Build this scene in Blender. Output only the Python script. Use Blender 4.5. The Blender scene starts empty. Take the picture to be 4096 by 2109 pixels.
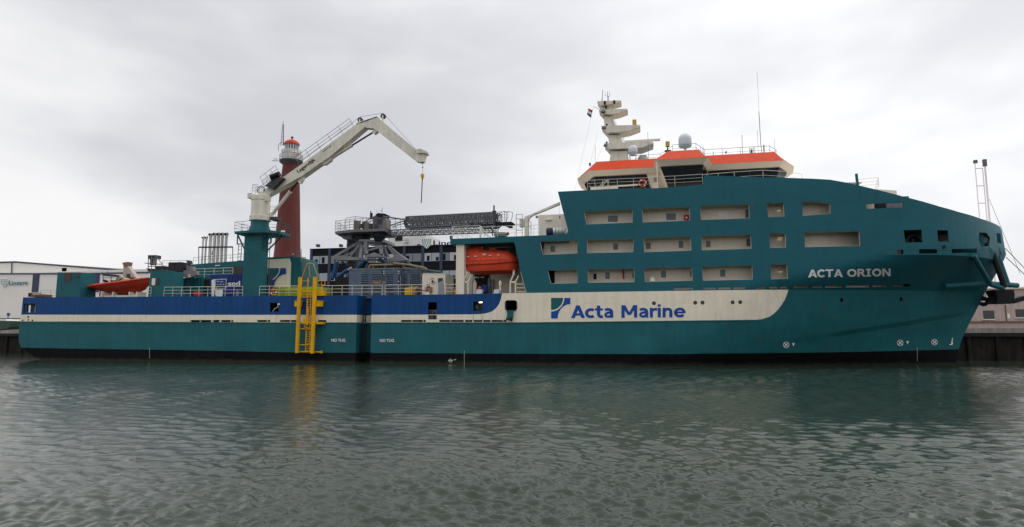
import bpy, bmesh, math, random
import numpy as np
from mathutils import Vector, Matrix
from mathutils.geometry import delaunay_2d_cdt
random.seed(4); rng = np.random.RandomState(7)
S = bpy.context.scene
COL = S.collection

# ---------------------------------------------------------------- camera
A = math.radians(11.8); F = 2500.; PIT = math.atan((1340-1054)/2500)
CAM = Vector((65*math.sin(A), -65*math.cos(A), 3.0))
cd = bpy.data.cameras.new('camera'); cam = bpy.data.objects.new('camera', cd); COL.objects.link(cam)
cam.location = CAM; cam.rotation_euler = (math.pi/2+PIT, 0, A)
cd.sensor_width = 36; cd.lens = 36*F/4096; cd.clip_start = .5; cd.clip_end = 9000
S.camera = cam
# ---------------------------------------------------------------- sky
W = bpy.data.worlds.new("World"); S.world = W; W.use_nodes = True
nt = W.node_tree; nt.nodes.clear()
def N(t, **k):
    n = nt.nodes.new(t)
    for a, b in k.items(): setattr(n, a, b)
    return n
SUN_EL, SUN_AZ = math.radians(48), math.radians(64)      # azimuth measured from +Y towards +X
out = N('ShaderNodeOutputWorld'); bg = N('ShaderNodeBackground'); bg.inputs[1].default_value = .1
sky = N('ShaderNodeTexSky', sky_type='NISHITA', sun_disc=False, sun_elevation=SUN_EL, sun_rotation=SUN_AZ)
sky.dust_density = 4
tc = N('ShaderNodeTexCoord'); mp = N('ShaderNodeMapping'); mp.inputs['Scale'].default_value = (1, 1, 2.6)
mp.inputs['Location'].default_value = (1.3, .4, .25)
no = N('ShaderNodeTexNoise'); no.inputs['Scale'].default_value = 1.5; no.inputs['Detail'].default_value = 4.5
no.inputs['Roughness'].default_value = .55; no.inputs['Distortion'].default_value = .1
rp = N('ShaderNodeValToRGB'); rp.color_ramp.interpolation = 'EASE'
e = rp.color_ramp.elements; e[0].position = .33; e[0].color = (.57, .58, .615, 1); e[1].position = .66; e[1].color = (.87, .865, .87, 1)
sep = N('ShaderNodeSeparateXYZ')
# brighter veil of cloud around the hidden sun
dt = N('ShaderNodeVectorMath', operation='DOT_PRODUCT')
az = math.radians(26)
dt.inputs[1].default_value = (math.sin(az)*math.cos(.30), math.cos(az)*math.cos(.30), math.sin(.30))
g1 = N('ShaderNodeMapRange'); g1.inputs[1].default_value = .62; g1.inputs[2].default_value = 1.0; g1.inputs[3].default_value = 0; g1.inputs[4].default_value = .14
g1.interpolation_type = 'SMOOTHSTEP'
addg = N('ShaderNodeVectorMath', operation='ADD')
mul = N('ShaderNodeVectorMath', operation='SCALE'); mul.inputs['Scale'].default_value = 11.4
mix = N('ShaderNodeMixRGB'); mix.inputs[0].default_value = .05
L = nt.links.new
L(tc.outputs['Generated'], mp.inputs[0]); L(mp.outputs[0], no.inputs['Vector']); L(no.outputs[0], rp.inputs[0])
L(tc.outputs['Generated'], dt.inputs[0]); L(dt.outputs['Value'], g1.inputs[0])
L(rp.outputs[0], addg.inputs[0]); L(g1.outputs[0], addg.inputs[1]); L(tc.outputs['Generated'], sep.inputs[0])
zg = N('ShaderNodeMapRange'); zg.inputs[1].default_value = .42; zg.inputs[2].default_value = 1.0; zg.inputs[3].default_value = 1.0; zg.inputs[4].default_value = 2.1   # overcast sky: zenith brighter than the horizon, raised above the view for front fill
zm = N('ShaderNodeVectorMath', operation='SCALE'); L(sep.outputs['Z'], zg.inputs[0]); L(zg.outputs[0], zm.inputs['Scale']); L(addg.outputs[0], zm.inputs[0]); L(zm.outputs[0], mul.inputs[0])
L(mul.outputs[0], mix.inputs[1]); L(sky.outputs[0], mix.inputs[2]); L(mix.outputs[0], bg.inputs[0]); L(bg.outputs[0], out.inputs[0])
# ---------------------------------------------------------------- sun, exposure
sl = bpy.data.lights.new('sun', 'SUN'); sl.energy = .6; sl.angle = math.radians(30); sl.color = (1, .96, .9)
so = bpy.data.objects.new('sun', sl); COL.objects.link(so)
sd = Vector((math.sin(SUN_AZ)*math.cos(SUN_EL), math.cos(SUN_AZ)*math.cos(SUN_EL), math.sin(SUN_EL)))
so.rotation_euler = (-sd).to_track_quat('-Z', 'Y').to_euler(); so.location = (40, 40, 90)
S.view_settings.view_transform = 'Standard'; S.view_settings.look = 'None'
S.view_settings.exposure = 0; S.view_settings.gamma = 1; S.view_settings.use_curve_mapping = False

# ---------------------------------------------------------------- placing helpers
_fw = Vector((-math.sin(A)*math.cos(PIT), math.cos(A)*math.cos(PIT), math.sin(PIT)))
_rt = Vector((math.cos(A), math.sin(A), 0)); _up = Vector((math.sin(A)*math.sin(PIT), -math.cos(A)*math.sin(PIT), math.cos(PIT)))
def P(px, py, Y=0.):
    """place seen at photo position (px, py) in the upright plane y = Y (metres behind the ship's near side)"""
    d = _fw + _rt*((px-2048)/F) + _up*(-(py-1054.5)/F)
    return CAM + d*((Y-CAM.y)/d.y)
def PX(px, py, Y=0.): v = P(px, py, Y); return (v.x, v.z)

# ---------------------------------------------------------------- mesh collector
SEP = {'mast_head','console','deck_pillar','slot_stanchion','stern_post','stern_scupper','plate_joint','platform_bracket','bracket_platform','draught_mark','bulkhead_pipe','stanchion','tip_machinery','winch_leg','boat_cradle','boom_hinge_plate','cylinder_lug','conning_hatch','lit_strip','red_label','davit_winch','load_marking','service_platform','stair_tower','casing_floodlight','cabin_window','truss_base'}
class M:
    def __init__(s): s.v = []; s.f = []; s.m = []; s.c = []
    def add(s, vs, fs, mi=0):
        k = len(s.v); s.v += [tuple(v) for v in vs]; s.f += [tuple(i+k for i in f) for f in fs]; s.m += [mi]*len(fs); s.c.append((k, len(s.f)-len(fs))); return s
    def box(s, x0, y0, z0, x1, y1, z1, mi=0):
        if x0 > x1: x0, x1 = x1, x0
        if y0 > y1: y0, y1 = y1, y0
        if z0 > z1: z0, z1 = z1, z0
        return s.add([(x0,y0,z0),(x1,y0,z0),(x1,y1,z0),(x0,y1,z0),(x0,y0,z1),(x1,y0,z1),(x1,y1,z1),(x0,y1,z1)],
              [(0,1,5,4),(1,2,6,5),(2,3,7,6),(3,0,4,7),(4,5,6,7),(3,2,1,0)], mi)
    def bp(s, px0, py0, px1, py1, Y, dep, mi=0):            # box given by its front face as seen in the photo
        a = P(px0, py0, Y); b = P(px1, py1, Y); return s.box(a.x, Y, b.z, b.x, Y+dep, a.z, mi)
    def prism(s, pts, y0, y1, mi=0):                        # outline in x,z
        n = len(pts); ar = sum(pts[i][0]*pts[(i+1) % n][1]-pts[(i+1) % n][0]*pts[i][1] for i in range(n))
        if ar < 0: pts = pts[::-1]
        vs = [(x, y0, z) for x, z in pts]+[(x, y1, z) for x, z in pts]
        return s.add(vs, [tuple(range(n)), tuple(range(2*n-1, n-1, -1))]+[(i, i+n, (i+1) % n+n, (i+1) % n) for i in range(n)], mi)
    def pp(s, pts, Y, dep, mi=0): return s.prism([PX(a, b, Y) for a, b in pts], Y, Y+dep, mi)
    def loft(s, rings, mi=0, cap=True):
        n = len(rings[0]); vs = [p for r in rings for p in r]; fs = []
        for k in range(len(rings)-1):
            for i in range(n):
                j = (i+1) % n; fs.append((k*n+i, k*n+j, (k+1)*n+j, (k+1)*n+i))
        if cap: fs += [tuple(range(n-1, -1, -1)), tuple(range((len(rings)-1)*n, len(rings)*n))]
        return s.add(vs, fs, mi)
    def prismz(s, pts, z0, z1, mi=0): return s.loft([[(x, y, z0) for x, y in pts], [(x, y, z1) for x, y in pts]], mi)
    def tube(s, p, q, r, n=6, r2=None, mi=0, cap=True):
        p = Vector(p); q = Vector(q); d = q-p
        if d.length < 1e-5: return s
        d.normalize(); u = d.orthogonal().normalized(); w = d.cross(u); r2 = r if r2 is None else r2
        R = lambda c, rr: [c+(u*math.cos(2*math.pi*i/n)+w*math.sin(2*math.pi*i/n))*rr for i in range(n)]
        return s.loft([R(p, r), R(q, r2)], mi, cap)
    def path(s, pts, r, n=6, mi=0):
        for a, b in zip(pts, pts[1:]): s.tube(a, b, r, n, mi=mi)
        return s
    def tp(s, a, b, r, n=6, mi=0): return s.tube(P(*a), P(*b), r, n, mi=mi)
    def lathe(s, cx, cy, prof, n=20, mi=0, cap=True):
        return s.loft([[(cx+r*math.cos(2*math.pi*i/n), cy+r*math.sin(2*math.pi*i/n), z) for i in range(n)] for r, z in prof], mi, cap)
    def beam(s, p, q, w, h, mi=0):                          # rectangular bar; h is measured vertically
        p = Vector(p); q = Vector(q); d = (q-p).normalized(); side = d.cross(Vector((0,0,1)))
        side = Vector((1,0,0)) if side.length < .05 else side.normalized(); up = side.cross(d).normalized()
        R = lambda c: [c+side*w/2+up*h/2, c-side*w/2+up*h/2, c-side*w/2-up*h/2, c+side*w/2-up*h/2]
        return s.loft([R(p), R(q)], mi)
    def disc(s, c, r, dep, n=16, mi=0, axis='y'):
        c = Vector(c); d = Vector((0, dep, 0)) if axis == 'y' else Vector((dep, 0, 0)); return s.tube(c, c+d, r, n, mi=mi)
    def rail(s, pts, h=1.1, nr=3, sp=1.6, r=.028):
        """pts: foot line; top rail, middle rails and posts"""
        pts = [Vector(p) for p in pts]
        for k in range(nr):
            o = Vector((0, 0, h*(k+1)/nr)); rr = r if k == nr-1 else r*.7
            for a, b in zip(pts, pts[1:]): s.tube(a+o, b+o, rr, 5)
        for a, b in zip(pts, pts[1:]):
            n = max(1, round((b-a).length/sp))
            for i in range(n+1 if b is pts[-1] else n):
                p = a.lerp(b, i/n); s.tube(p, p+Vector((0, 0, h)), r*.85, 5)
        return s

BASE = {}
def thing(name, label, cat, base=(0,0,0), group=None):
    o = bpy.data.objects.new(name, None); o.empty_display_size = .3; COL.objects.link(o); o.location = base
    o['label'] = label; o['category'] = cat
    if group: o['group'] = group
    BASE[o.name] = Vector(base); return o
def build(name, m, mats, parent=None, label=None, smooth=25, kind=None):
    if name in SEP and len(m.c) > 1:
        cc = m.c+[(len(m.v), len(m.f))]
        for (v0, f0), (v1, f1) in zip(cc, cc[1:]):
            q = M(); q.add(m.v[v0:v1], [tuple(i-v0 for i in f) for f in m.f[f0:f1]]); q.m = m.m[f0:f1]; last = build_(name, q, mats, parent, label, smooth, kind)
        return last
    return build_(name, m, mats, parent, label, smooth, kind)
def build_(name, m, mats, parent=None, label=None, smooth=25, kind=None):
    b = BASE[parent.name] if parent else Vector((0,0,0))
    me = bpy.data.meshes.new(name)
    if b.length > 0: vs = [(x-b.x, y-b.y, z-b.z) for x, y, z in m.v]
    else: vs = m.v
    me.from_pydata(vs, [], m.f)
    mats = mats if isinstance(mats, (list, tuple)) else [mats]
    for q in mats: me.materials.append(q)
    if len(mats) > 1: me.polygons.foreach_set('material_index', m.m)
    bm = bmesh.new(); bm.from_mesh(me); bmesh.ops.recalc_face_normals(bm, faces=bm.faces); bm.to_mesh(me); bm.free()
    if smooth:
        me.polygons.foreach_set('use_smooth', [True]*len(me.polygons)); me.set_sharp_from_angle(angle=math.radians(smooth))
    me.update()
    o = bpy.data.objects.new(name, me); COL.objects.link(o)
    if parent: o.parent = parent; BASE[o.name] = b
    if label: o['label'] = label
    if kind: o['kind'] = kind
    return o
def solo(name, m, mats, label, cat, group=None, smooth=25):
    o = build(name, m, mats, None, label, smooth); o['category'] = cat
    if group: o['group'] = group
    c = np.array(m.v); b = Vector(((c[:,0].min()+c[:,0].max())/2, (c[:,1].min()+c[:,1].max())/2, c[:,2].min()))
    o.data.transform(Matrix.Translation(-b)); o.location = b; return o
def clone(o, d, parent=None):
    c = o.copy(); COL.objects.link(c); c.location = Vector(o.location)+Vector(d)
    if parent: c.parent = parent
    return c

# ---------------------------------------------------------------- materials
def paint(name, col, rough=.45, var=.14, streak=.12, bump=.15, scale=.5, metal=0, spec=.22, rust=0, seams=0, scum=0):
    m = bpy.data.materials.new(name); m.use_nodes = True; t = m.node_tree; b = t.nodes['Principled BSDF']; l = t.links.new
    b.inputs['Roughness'].default_value = rough; b.inputs['Metallic'].default_value = metal; b.inputs['Specular IOR Level'].default_value = spec
    co = t.nodes.new('ShaderNodeNewGeometry')
    n1 = t.nodes.new('ShaderNodeTexNoise'); n1.inputs['Scale'].default_value = scale; n1.inputs['Detail'].default_value = 6; n1.inputs['Roughness'].default_value = .6
    l(co.outputs['Position'], n1.inputs['Vector'])
    mp = t.nodes.new('ShaderNodeMapping'); mp.inputs['Scale'].default_value = (2.2, 2.2, .16); l(co.outputs['Position'], mp.inputs[0])
    n2 = t.nodes.new('ShaderNodeTexNoise'); n2.inputs['Scale'].default_value = 1.3; n2.inputs['Detail'].default_value = 5; l(mp.outputs[0], n2.inputs['Vector'])
    r1 = t.nodes.new('ShaderNodeMapRange'); r1.inputs[1].default_value = .3; r1.inputs[2].default_value = .7; r1.inputs[3].default_value = 1-var; r1.inputs[4].default_value = 1+var*.7; l(n1.outputs[0], r1.inputs[0])
    r2 = t.nodes.new('ShaderNodeMapRange'); r2.inputs[1].default_value = .38; r2.inputs[2].default_value = .62; r2.inputs[3].default_value = 1-streak; r2.inputs[4].default_value = 1+streak*.4; l(n2.outputs[0], r2.inputs[0])
    mu = t.nodes.new('ShaderNodeMath'); mu.operation = 'MULTIPLY'; l(r1.outputs[0], mu.inputs[0]); l(r2.outputs[0], mu.inputs[1])
    vs = t.nodes.new('ShaderNodeVectorMath'); vs.operation = 'SCALE'; vs.inputs[0].default_value = col; l(mu.outputs[0], vs.inputs['Scale'])
    last = vs.outputs[0]
    if rust:
        n4 = t.nodes.new('ShaderNodeTexNoise'); n4.inputs['Scale'].default_value = 1.0; n4.inputs['Detail'].default_value = 8; n4.inputs['Roughness'].default_value = .7
        mp4 = t.nodes.new('ShaderNodeMapping'); mp4.inputs['Scale'].default_value = (1.6, 1.6, .5); l(co.outputs['Position'], mp4.inputs[0]); l(mp4.outputs[0], n4.inputs['Vector'])
        r4 = t.nodes.new('ShaderNodeMapRange'); r4.inputs[1].default_value = .56; r4.inputs[2].default_value = .74; r4.inputs[3].default_value = 0; r4.inputs[4].default_value = rust; l(n4.outputs[0], r4.inputs[0])
        mx = t.nodes.new('ShaderNodeMixRGB'); mx.inputs[2].default_value = (.09, .05, .03, 1); l(r4.outputs[0], mx.inputs[0]); l(last, mx.inputs[1]); last = mx.outputs[0]
    if scum:                                    # weed and salt line a hand's breadth above the water
        sx = t.nodes.new('ShaderNodeSeparateXYZ'); l(co.outputs['Position'], sx.inputs[0]); ns = t.nodes.new('ShaderNodeTexNoise'); ns.inputs['Scale'].default_value = 1.7; ns.inputs['Detail'].default_value = 7; l(co.outputs['Position'], ns.inputs['Vector'])
        ad = t.nodes.new('ShaderNodeMath'); ad.operation = 'MULTIPLY_ADD'; ad.inputs[1].default_value = -.55; l(ns.outputs[0], ad.inputs[0]); l(sx.outputs['Z'], ad.inputs[2])
        rs = t.nodes.new('ShaderNodeMapRange'); rs.inputs[1].default_value = -.22; rs.inputs[2].default_value = .06; rs.inputs[3].default_value = .6; rs.inputs[4].default_value = 0; l(ad.outputs[0], rs.inputs[0])
        ms = t.nodes.new('ShaderNodeMixRGB'); ms.inputs[2].default_value = (.045, .05, .03, 1); l(rs.outputs[0], ms.inputs[0]); l(last, ms.inputs[1]); last = ms.outputs[0]
    l(last, b.inputs['Base Color'])
    r3 = t.nodes.new('ShaderNodeMapRange'); r3.inputs[3].default_value = max(.05, rough-.12); r3.inputs[4].default_value = min(1, rough+.15); l(n1.outputs[0], r3.inputs[0]); l(r3.outputs[0], b.inputs['Roughness'])
    if bump:
        n3 = t.nodes.new('ShaderNodeTexNoise'); n3.inputs['Scale'].default_value = 1.4; n3.inputs['Detail'].default_value = 3; l(co.outputs['Position'], n3.inputs['Vector'])
        bp = t.nodes.new('ShaderNodeBump'); bp.inputs['Strength'].default_value = bump; bp.inputs['Distance'].default_value = .08; l(n3.outputs[0], bp.inputs['Height'])
        if seams:                               # welded plating: raised seams and hollows between the frames
            sx = t.nodes.new('ShaderNodeSeparateXYZ'); l(co.outputs['Position'], sx.inputs[0]); cx = t.nodes.new('ShaderNodeCombineXYZ'); l(sx.outputs['X'], cx.inputs[0]); l(sx.outputs['Z'], cx.inputs[1])
            br = t.nodes.new('ShaderNodeTexBrick'); br.inputs['Scale'].default_value = 1; br.inputs['Brick Width'].default_value = 5.6; br.inputs['Row Height'].default_value = 1.55; br.inputs['Mortar Size'].default_value = .022; br.inputs['Mortar Smooth'].default_value = .6; l(cx.outputs[0], br.inputs['Vector'])
            b2 = t.nodes.new('ShaderNodeBump'); b2.inputs['Strength'].default_value = .5; b2.inputs['Distance'].default_value = .03; l(br.outputs['Fac'], b2.inputs['Height'])
            wv = t.nodes.new('ShaderNodeTexWave'); wv.inputs['Scale'].default_value = .46; wv.inputs['Distortion'].default_value = 1.2; wv.inputs['Detail'].default_value = 2; l(cx.outputs[0], wv.inputs['Vector'])
            b3 = t.nodes.new('ShaderNodeBump'); b3.inputs['Strength'].default_value = .08; b3.inputs['Distance'].default_value = .05; l(wv.outputs['Fac'], b3.inputs['Height']); l(b2.outputs[0], b3.inputs['Normal']); l(b3.outputs[0], bp.inputs['Normal'])
        l(bp.outputs[0], b.inputs['Normal'])
    return m
def plain(name, col, rough=.5, metal=0, emit=0):
    m = bpy.data.materials.new(name); m.use_nodes = True; b = m.node_tree.nodes['Principled BSDF']
    b.inputs['Base Color'].default_value = (*col, 1); b.inputs['Roughness'].default_value = rough; b.inputs['Metallic'].default_value = metal
    if emit: b.inputs['Emission Color'].default_value = (*col, 1); b.inputs['Emission Strength'].default_value = emit
    return m
TEAL = paint('teal_paint', (.011, .112, .130), .5, .20, .07, .2, .25, rust=.4, seams=1)
TEALU = paint('teal_paint_upper', (.010, .104, .134), .5, .13, .04, .18, .3, rust=.12, seams=1)
WHITE = paint('cream_hull_paint', (.80, .73, .59), .5, .05, .06, .2, .5, rust=.22, seams=1)
BLUE = paint('blue_hull_paint', (.003, .056, .20), .5, .18, .14, .25, .4, rust=.15, seams=1)
BOOT = paint('black_antifouling', (.008, .008, .010), .8, .3, .2, .2, spec=.08, scum=1)
BEIGE = paint('beige_paint', (.80, .72, .60), .5, .05, .03, .1, .5)
CRANEP = paint('cream_crane_paint', (.72, .68, .58), .45, .09, .12, .12, 1.2, rust=.35)
ORANGE = paint('orange_paint', (.55, .052, .012), .55, .05, .05, .08, .8, spec=.12)
ORANGEB = paint('lifeboat_orange', (.70, .075, .032), .45, .12, .08, .08, .8)
REDB = paint('red_boat_grp', (.36, .032, .016), .4, .12, .06, .08, .8)
YELLOW = paint('yellow_paint', (.74, .40, .006), .45, .12, .14, .1, 1.0, rust=.4)
RED = paint('lighthouse_red', (.115, .027, .024), .6, .15, .15, .2, .3, rust=.3)
DGREY = paint('dark_grey_steel', (.055, .058, .062), .5, .25, .1, .1, 2)
GREY = paint('galvanised_grey', (.22, .225, .24), .5, .2, .1, .1, 2, metal=.2)
MGREY = paint('gangway_grey', (.17, .175, .195), .5, .25, .1, .1, 2, metal=.1)
BGREY = paint('blue_grey_panel', (.105, .14, .20), .5, .12, .12, .1, 1)
CYLB = paint('cylinder_blue', (.015, .07, .19), .35, .15, .1, .1, 1)
BLACK = paint('black_rubber', (.012, .012, .014), .6, .2, 0, .1)
GLASS = plain('dark_glass', (.012, .015, .02), .06)
GLASSG = paint('grey_window_glass', (.15, .18, .20), .15, .1, 0, 0)
RAILW = paint('cream_railing', (.72, .70, .58), .5, .06, 0, 0)
RAILG = paint('grey_railing', (.14, .145, .15), .5, .1, 0, 0)
MWHITE = paint('white_letter_paint', (.78, .78, .76), .5, .05, .05, 0)
NAVY = paint('navy_letter_paint', (.008, .065, .32), .45, .08, .05, 0)
DOME = paint('white_radome', (.62, .68, .72), .35, .03, .03, 0)
STEEL = paint('stainless_pipe', (.62, .60, .58), .4, .15, .35, .05, 2, metal=.25)
CONC = paint('quay_concrete', (.30, .27, .25), .85, .2, .2, .4, .6)
DARKQ = paint('quay_wall_dark', (.018, .016, .014), .8, .5, .5, .5, .8)
SHED = paint('white_shed_cladding', (.72, .70, .66), .6, .04, .015, .05, .1)
CLAD = paint('black_office_cladding', (.008, .010, .015), .5, .2, .1, .05, spec=.1)
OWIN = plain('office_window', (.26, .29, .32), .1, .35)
TRIM = plain('navy_trim', (.02, .03, .07), .5)
PINKB = paint('pale_brick_building', (.42, .34, .31), .75, .12, .1, .2)
LIME = paint('lime_container', (.38, .42, .03), .5, .12, .12, .1)
SEDB = paint('blue_container', (.012, .035, .16), .45, .12, .1, .1)
LAMP = plain('lit_lamp', (1, .85, .45), .4, 0, 6)
REDE = paint('fire_box_red', (.45, .01, .015), .4, .05, 0, 0)
ROPE = plain('rope', (.16, .10, .09), .8)
AMBER = paint('amber_lamp_housing', (.50, .33, .06), .5, .1, 0, 0)
# ================================================================ setting: water, ground
def make_water():
    fw2 = Vector((-math.sin(A), math.cos(A))); rt2 = Vector((math.cos(A), math.sin(A)))
    r = [4.0]
    while r[-1] < 74: r.append(r[-1]+min(max(r[-1]**2/1900*.5, .02), .2))
    while r[-1] < 2500: r.append(r[-1]*1.12)
    r = np.array(r); nc = 1350; th = np.linspace(math.radians(-58), math.radians(58), nc)
    dr = np.gradient(r)
    R, T = np.meshgrid(r, th, indexing='ij')
    X = CAM.x + R*(np.cos(T)*fw2.x+np.sin(T)*rt2.x); Y = CAM.y + R*(np.cos(T)*fw2.y+np.sin(T)*rt2.y)
    Z = np.zeros_like(X)
    lam = np.exp(rng.uniform(math.log(.10), math.log(.95), 110))
    ang = rng.normal(math.radians(72), .55, 110)           # wind roughly across the basin
    k = 2*math.pi/lam; ph = rng.uniform(0, 6.28, 110)
    for i in range(110):
        amp = .0098*lam[i]**1.0*(1 if lam[i] < .42 else .62)
        att = np.clip((lam[i]/(np.maximum(dr, R[:,0]*(th[1]-th[0])))-2.5)/2.5, 0, 1)[:, None]
        q = np.sin(k[i]*(X*math.cos(ang[i])+Y*math.sin(ang[i]))+ph[i]+.6*np.sin(.11*X+i)+.6*np.sin(.13*Y+2*i))
        Z += amp*att*q
    pat = 1+.38*np.sin(.09*X+1.7*np.sin(.05*Y))*np.sin(.12*Y+1+1.3*np.sin(.04*X))+.22*np.sin(.31*X+.8*np.sin(.4*Y)+2)*np.sin(.53*Y+1.1*np.sin(.23*X)); Z *= pat
    vs = np.stack([X, Y, Z], -1).reshape(-1, 3); nr = len(r)
    i = np.arange(nr-1)[:, None]*nc+np.arange(nc-1)[None, :]
    f = np.stack([i, i+1, i+nc+1, i+nc], -1).reshape(-1, 4)
    f = f[:, ::-1]
    me = bpy.data.meshes.new('water'); me.vertices.add(len(vs)); me.vertices.foreach_set('co', vs.ravel())
    me.loops.add(f.size); me.loops.foreach_set('vertex_index', f.ravel().astype(np.int32))
    me.polygons.add(len(f)); me.polygons.foreach_set('loop_start', np.arange(0, f.size, 4, dtype=np.int32)); me.polygons.foreach_set('loop_total', np.full(len(f), 4, dtype=np.int32))
    me.update(); me.validate(); me.polygons.foreach_set('use_smooth', [True]*len(me.polygons))
    o = bpy.data.objects.new('water', me); COL.objects.link(o); o['kind'] = 'structure'
    if me.polygons[0].normal.z < 0: me.flip_normals()
    m = bpy.data.materials.new('harbour_water'); m.use_nodes = True; t = m.node_tree; b = t.nodes['Principled BSDF']; l = t.links.new
    b.inputs['Base Color'].default_value = (.028, .040, .027, 1); b.inputs['Roughness'].default_value = .025; b.inputs['IOR'].default_value = 1.333
    g = t.nodes.new('ShaderNodeNewGeometry')
    mp = t.nodes.new('ShaderNodeMapping'); mp.inputs['Rotation'].default_value = (0, 0, math.radians(-14)); mp.inputs['Scale'].default_value = (1, 1.9, 1); l(g.outputs['Position'], mp.inputs[0])
    a = t.nodes.new('ShaderNodeTexNoise'); a.inputs['Scale'].default_value = 8; a.inputs['Detail'].default_value = 5; a.inputs['Roughness'].default_value = .6; l(mp.outputs[0], a.inputs['Vector'])
    c = t.nodes.new('ShaderNodeTexNoise'); c.inputs['Scale'].default_value = 3.2; c.inputs['Detail'].default_value = 3; l(mp.outputs[0], c.inputs['Vector'])
    b1 = t.nodes.new('ShaderNodeBump'); b1.inputs['Strength'].default_value = .5; b1.inputs['Distance'].default_value = .014; l(a.outputs[0], b1.inputs['Height'])
    b2 = t.nodes.new('ShaderNodeBump'); b2.inputs['Strength'].default_value = .5; b2.inputs['Distance'].default_value = .036; l(c.outputs[0], b2.inputs['Height']); l(b1.outputs[0], b2.inputs['Normal'])
    l(b2.outputs[0], b.inputs['Normal']); me.materials.append(m)
    return o
make_water()
m = M(); m.add([(-4000,-4000,-6),(4000,-4000,-6),(4000,5000,-6),(-4000,5000,-6)], [(0,1,2,3)])
build('harbour_bed', m, DARKQ, kind='structure', smooth=0)
# quay behind the ship: ground block with a dark piled wall
QY, QZ = 20.5, 3.75
m = M(); m.add([(-900,QY,QZ),(900,QY,QZ),(4000,5000,QZ),(-4000,5000,QZ)], [(0,1,2,3)])
build('quay_ground', m, CONC, kind='structure', smooth=0)
qw = thing('quay_wall', 'dark piled quay wall with pale concrete cap behind the ship', 'quay wall', (0, QY, 0))
m = M(); m.box(-400, QY+.25, -6, 400, QY+1.2, QZ-.9); build('wall_face', m, DARKQ, qw)
m = M(); m.box(-400, QY-.15, QZ-.95, 400, QY+.9, QZ-.5); build('fender_beam', m, BLACK, qw)
m = M(); m.box(-400, QY-.05, QZ-.5, 400, QY+1.0, QZ+.05); build('concrete_cap', m, CONC, qw)
pm = M(); pm.tube((-92, QY+.1, -6), (-92, QY+.1, QZ-.95), .22, 8); pile = build('pile', pm, DARKQ, qw)
for x in list(range(-89, -62, 3))+list(range(48, 84, 3)): clone(pile, (x+92, 0, 0), qw)
bm_ = M(); bm_.lathe(62.6, QY+.5, [(.25, QZ+.05), (.22, QZ+.5), (.36, QZ+.55), (.34, QZ+.7), (.1, QZ+.75)], 12)
solo('bollard', bm_, BLACK, 'black mooring bollard on the quay edge right of the bow', 'bollard')

# ================================================================ ship: hull surface
STEM = [(3824,1455),(3830,1425),(3836,1395),(3845,1362),(3870,1308),(3914,1224),(3943,1163),(3966,1127),(3986,1094),(4011,1050),(4025,1020),(4023,1010),(4019,989),(4008,924),(4001,908)]
_s = sorted([(P(a, b, 9).z, P(a, b, 9).x) for a, b in STEM])
SZ = np.array([-2.0]+[q[0] for q in _s]); SX = np.array([44.0]+[q[1] for q in _s])
KZ = [-2, 0, 1.3, 4.0, 7.33, 10.39, 25]; KX = [6, 10, 14, 17, 21, 34, 34]; KP = [1.3, 1.5, 1.7, 1.9, 1.9, 2.6, 2.6]
G0, G1 = P(1426, 1300, 0).x, P(1484, 1300, 0).x
def stemx(z): return float(np.interp(z, SZ, SX))
def yin(x, z, groove=True):
    x0 = np.interp(z, KZ, KX); p = np.interp(z, KZ, KP); xs = stemx(z); t = (x-x0)/(xs-x0)
    y = 0. if t <= 0 else 9*min(t, 1.0)**p
    if x > 25:                                            # knuckle low on the bow: the plating steps inwards below it
        zk = 2.55+(x-27)*.155; y += .20*min(max((zk-z)/.45, 0), 1)*min((x-25)/8, 1)*(1-max(0, min(1, (t-.9)/.1)))
        y = min(y, 9.0)
    if groove and G0 < x < G1: y += 2.5
    return float(y)
def H(px, py, off=0.):
    """place on the ship's near side"""
    Y = 0
    for _ in range(25):
        v = P(px, py, Y); Y2 = yin(v.x, v.z, False)
        if abs(Y2-Y) < 1e-3: break
        Y = .5*Y+.5*Y2
    return Vector((v.x, Y-off, v.z))
def HX(px, py): v = H(px, py); return (v.x, v.z)
XC = [G0-.01, G0+.01, G1-.01, G1+.01]+[20+i for i in range(0, 18)]+[38+.6*i for i in range(21)]
ZC = [0.0, .65, 1.3, 2.0, 2.7, 3.3, 4.0, 4.8, 5.6, 6.5, 7.33, 7.8, 8.35, 8.9, 9.4, 9.9, 10.39, 12, 14]
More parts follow.
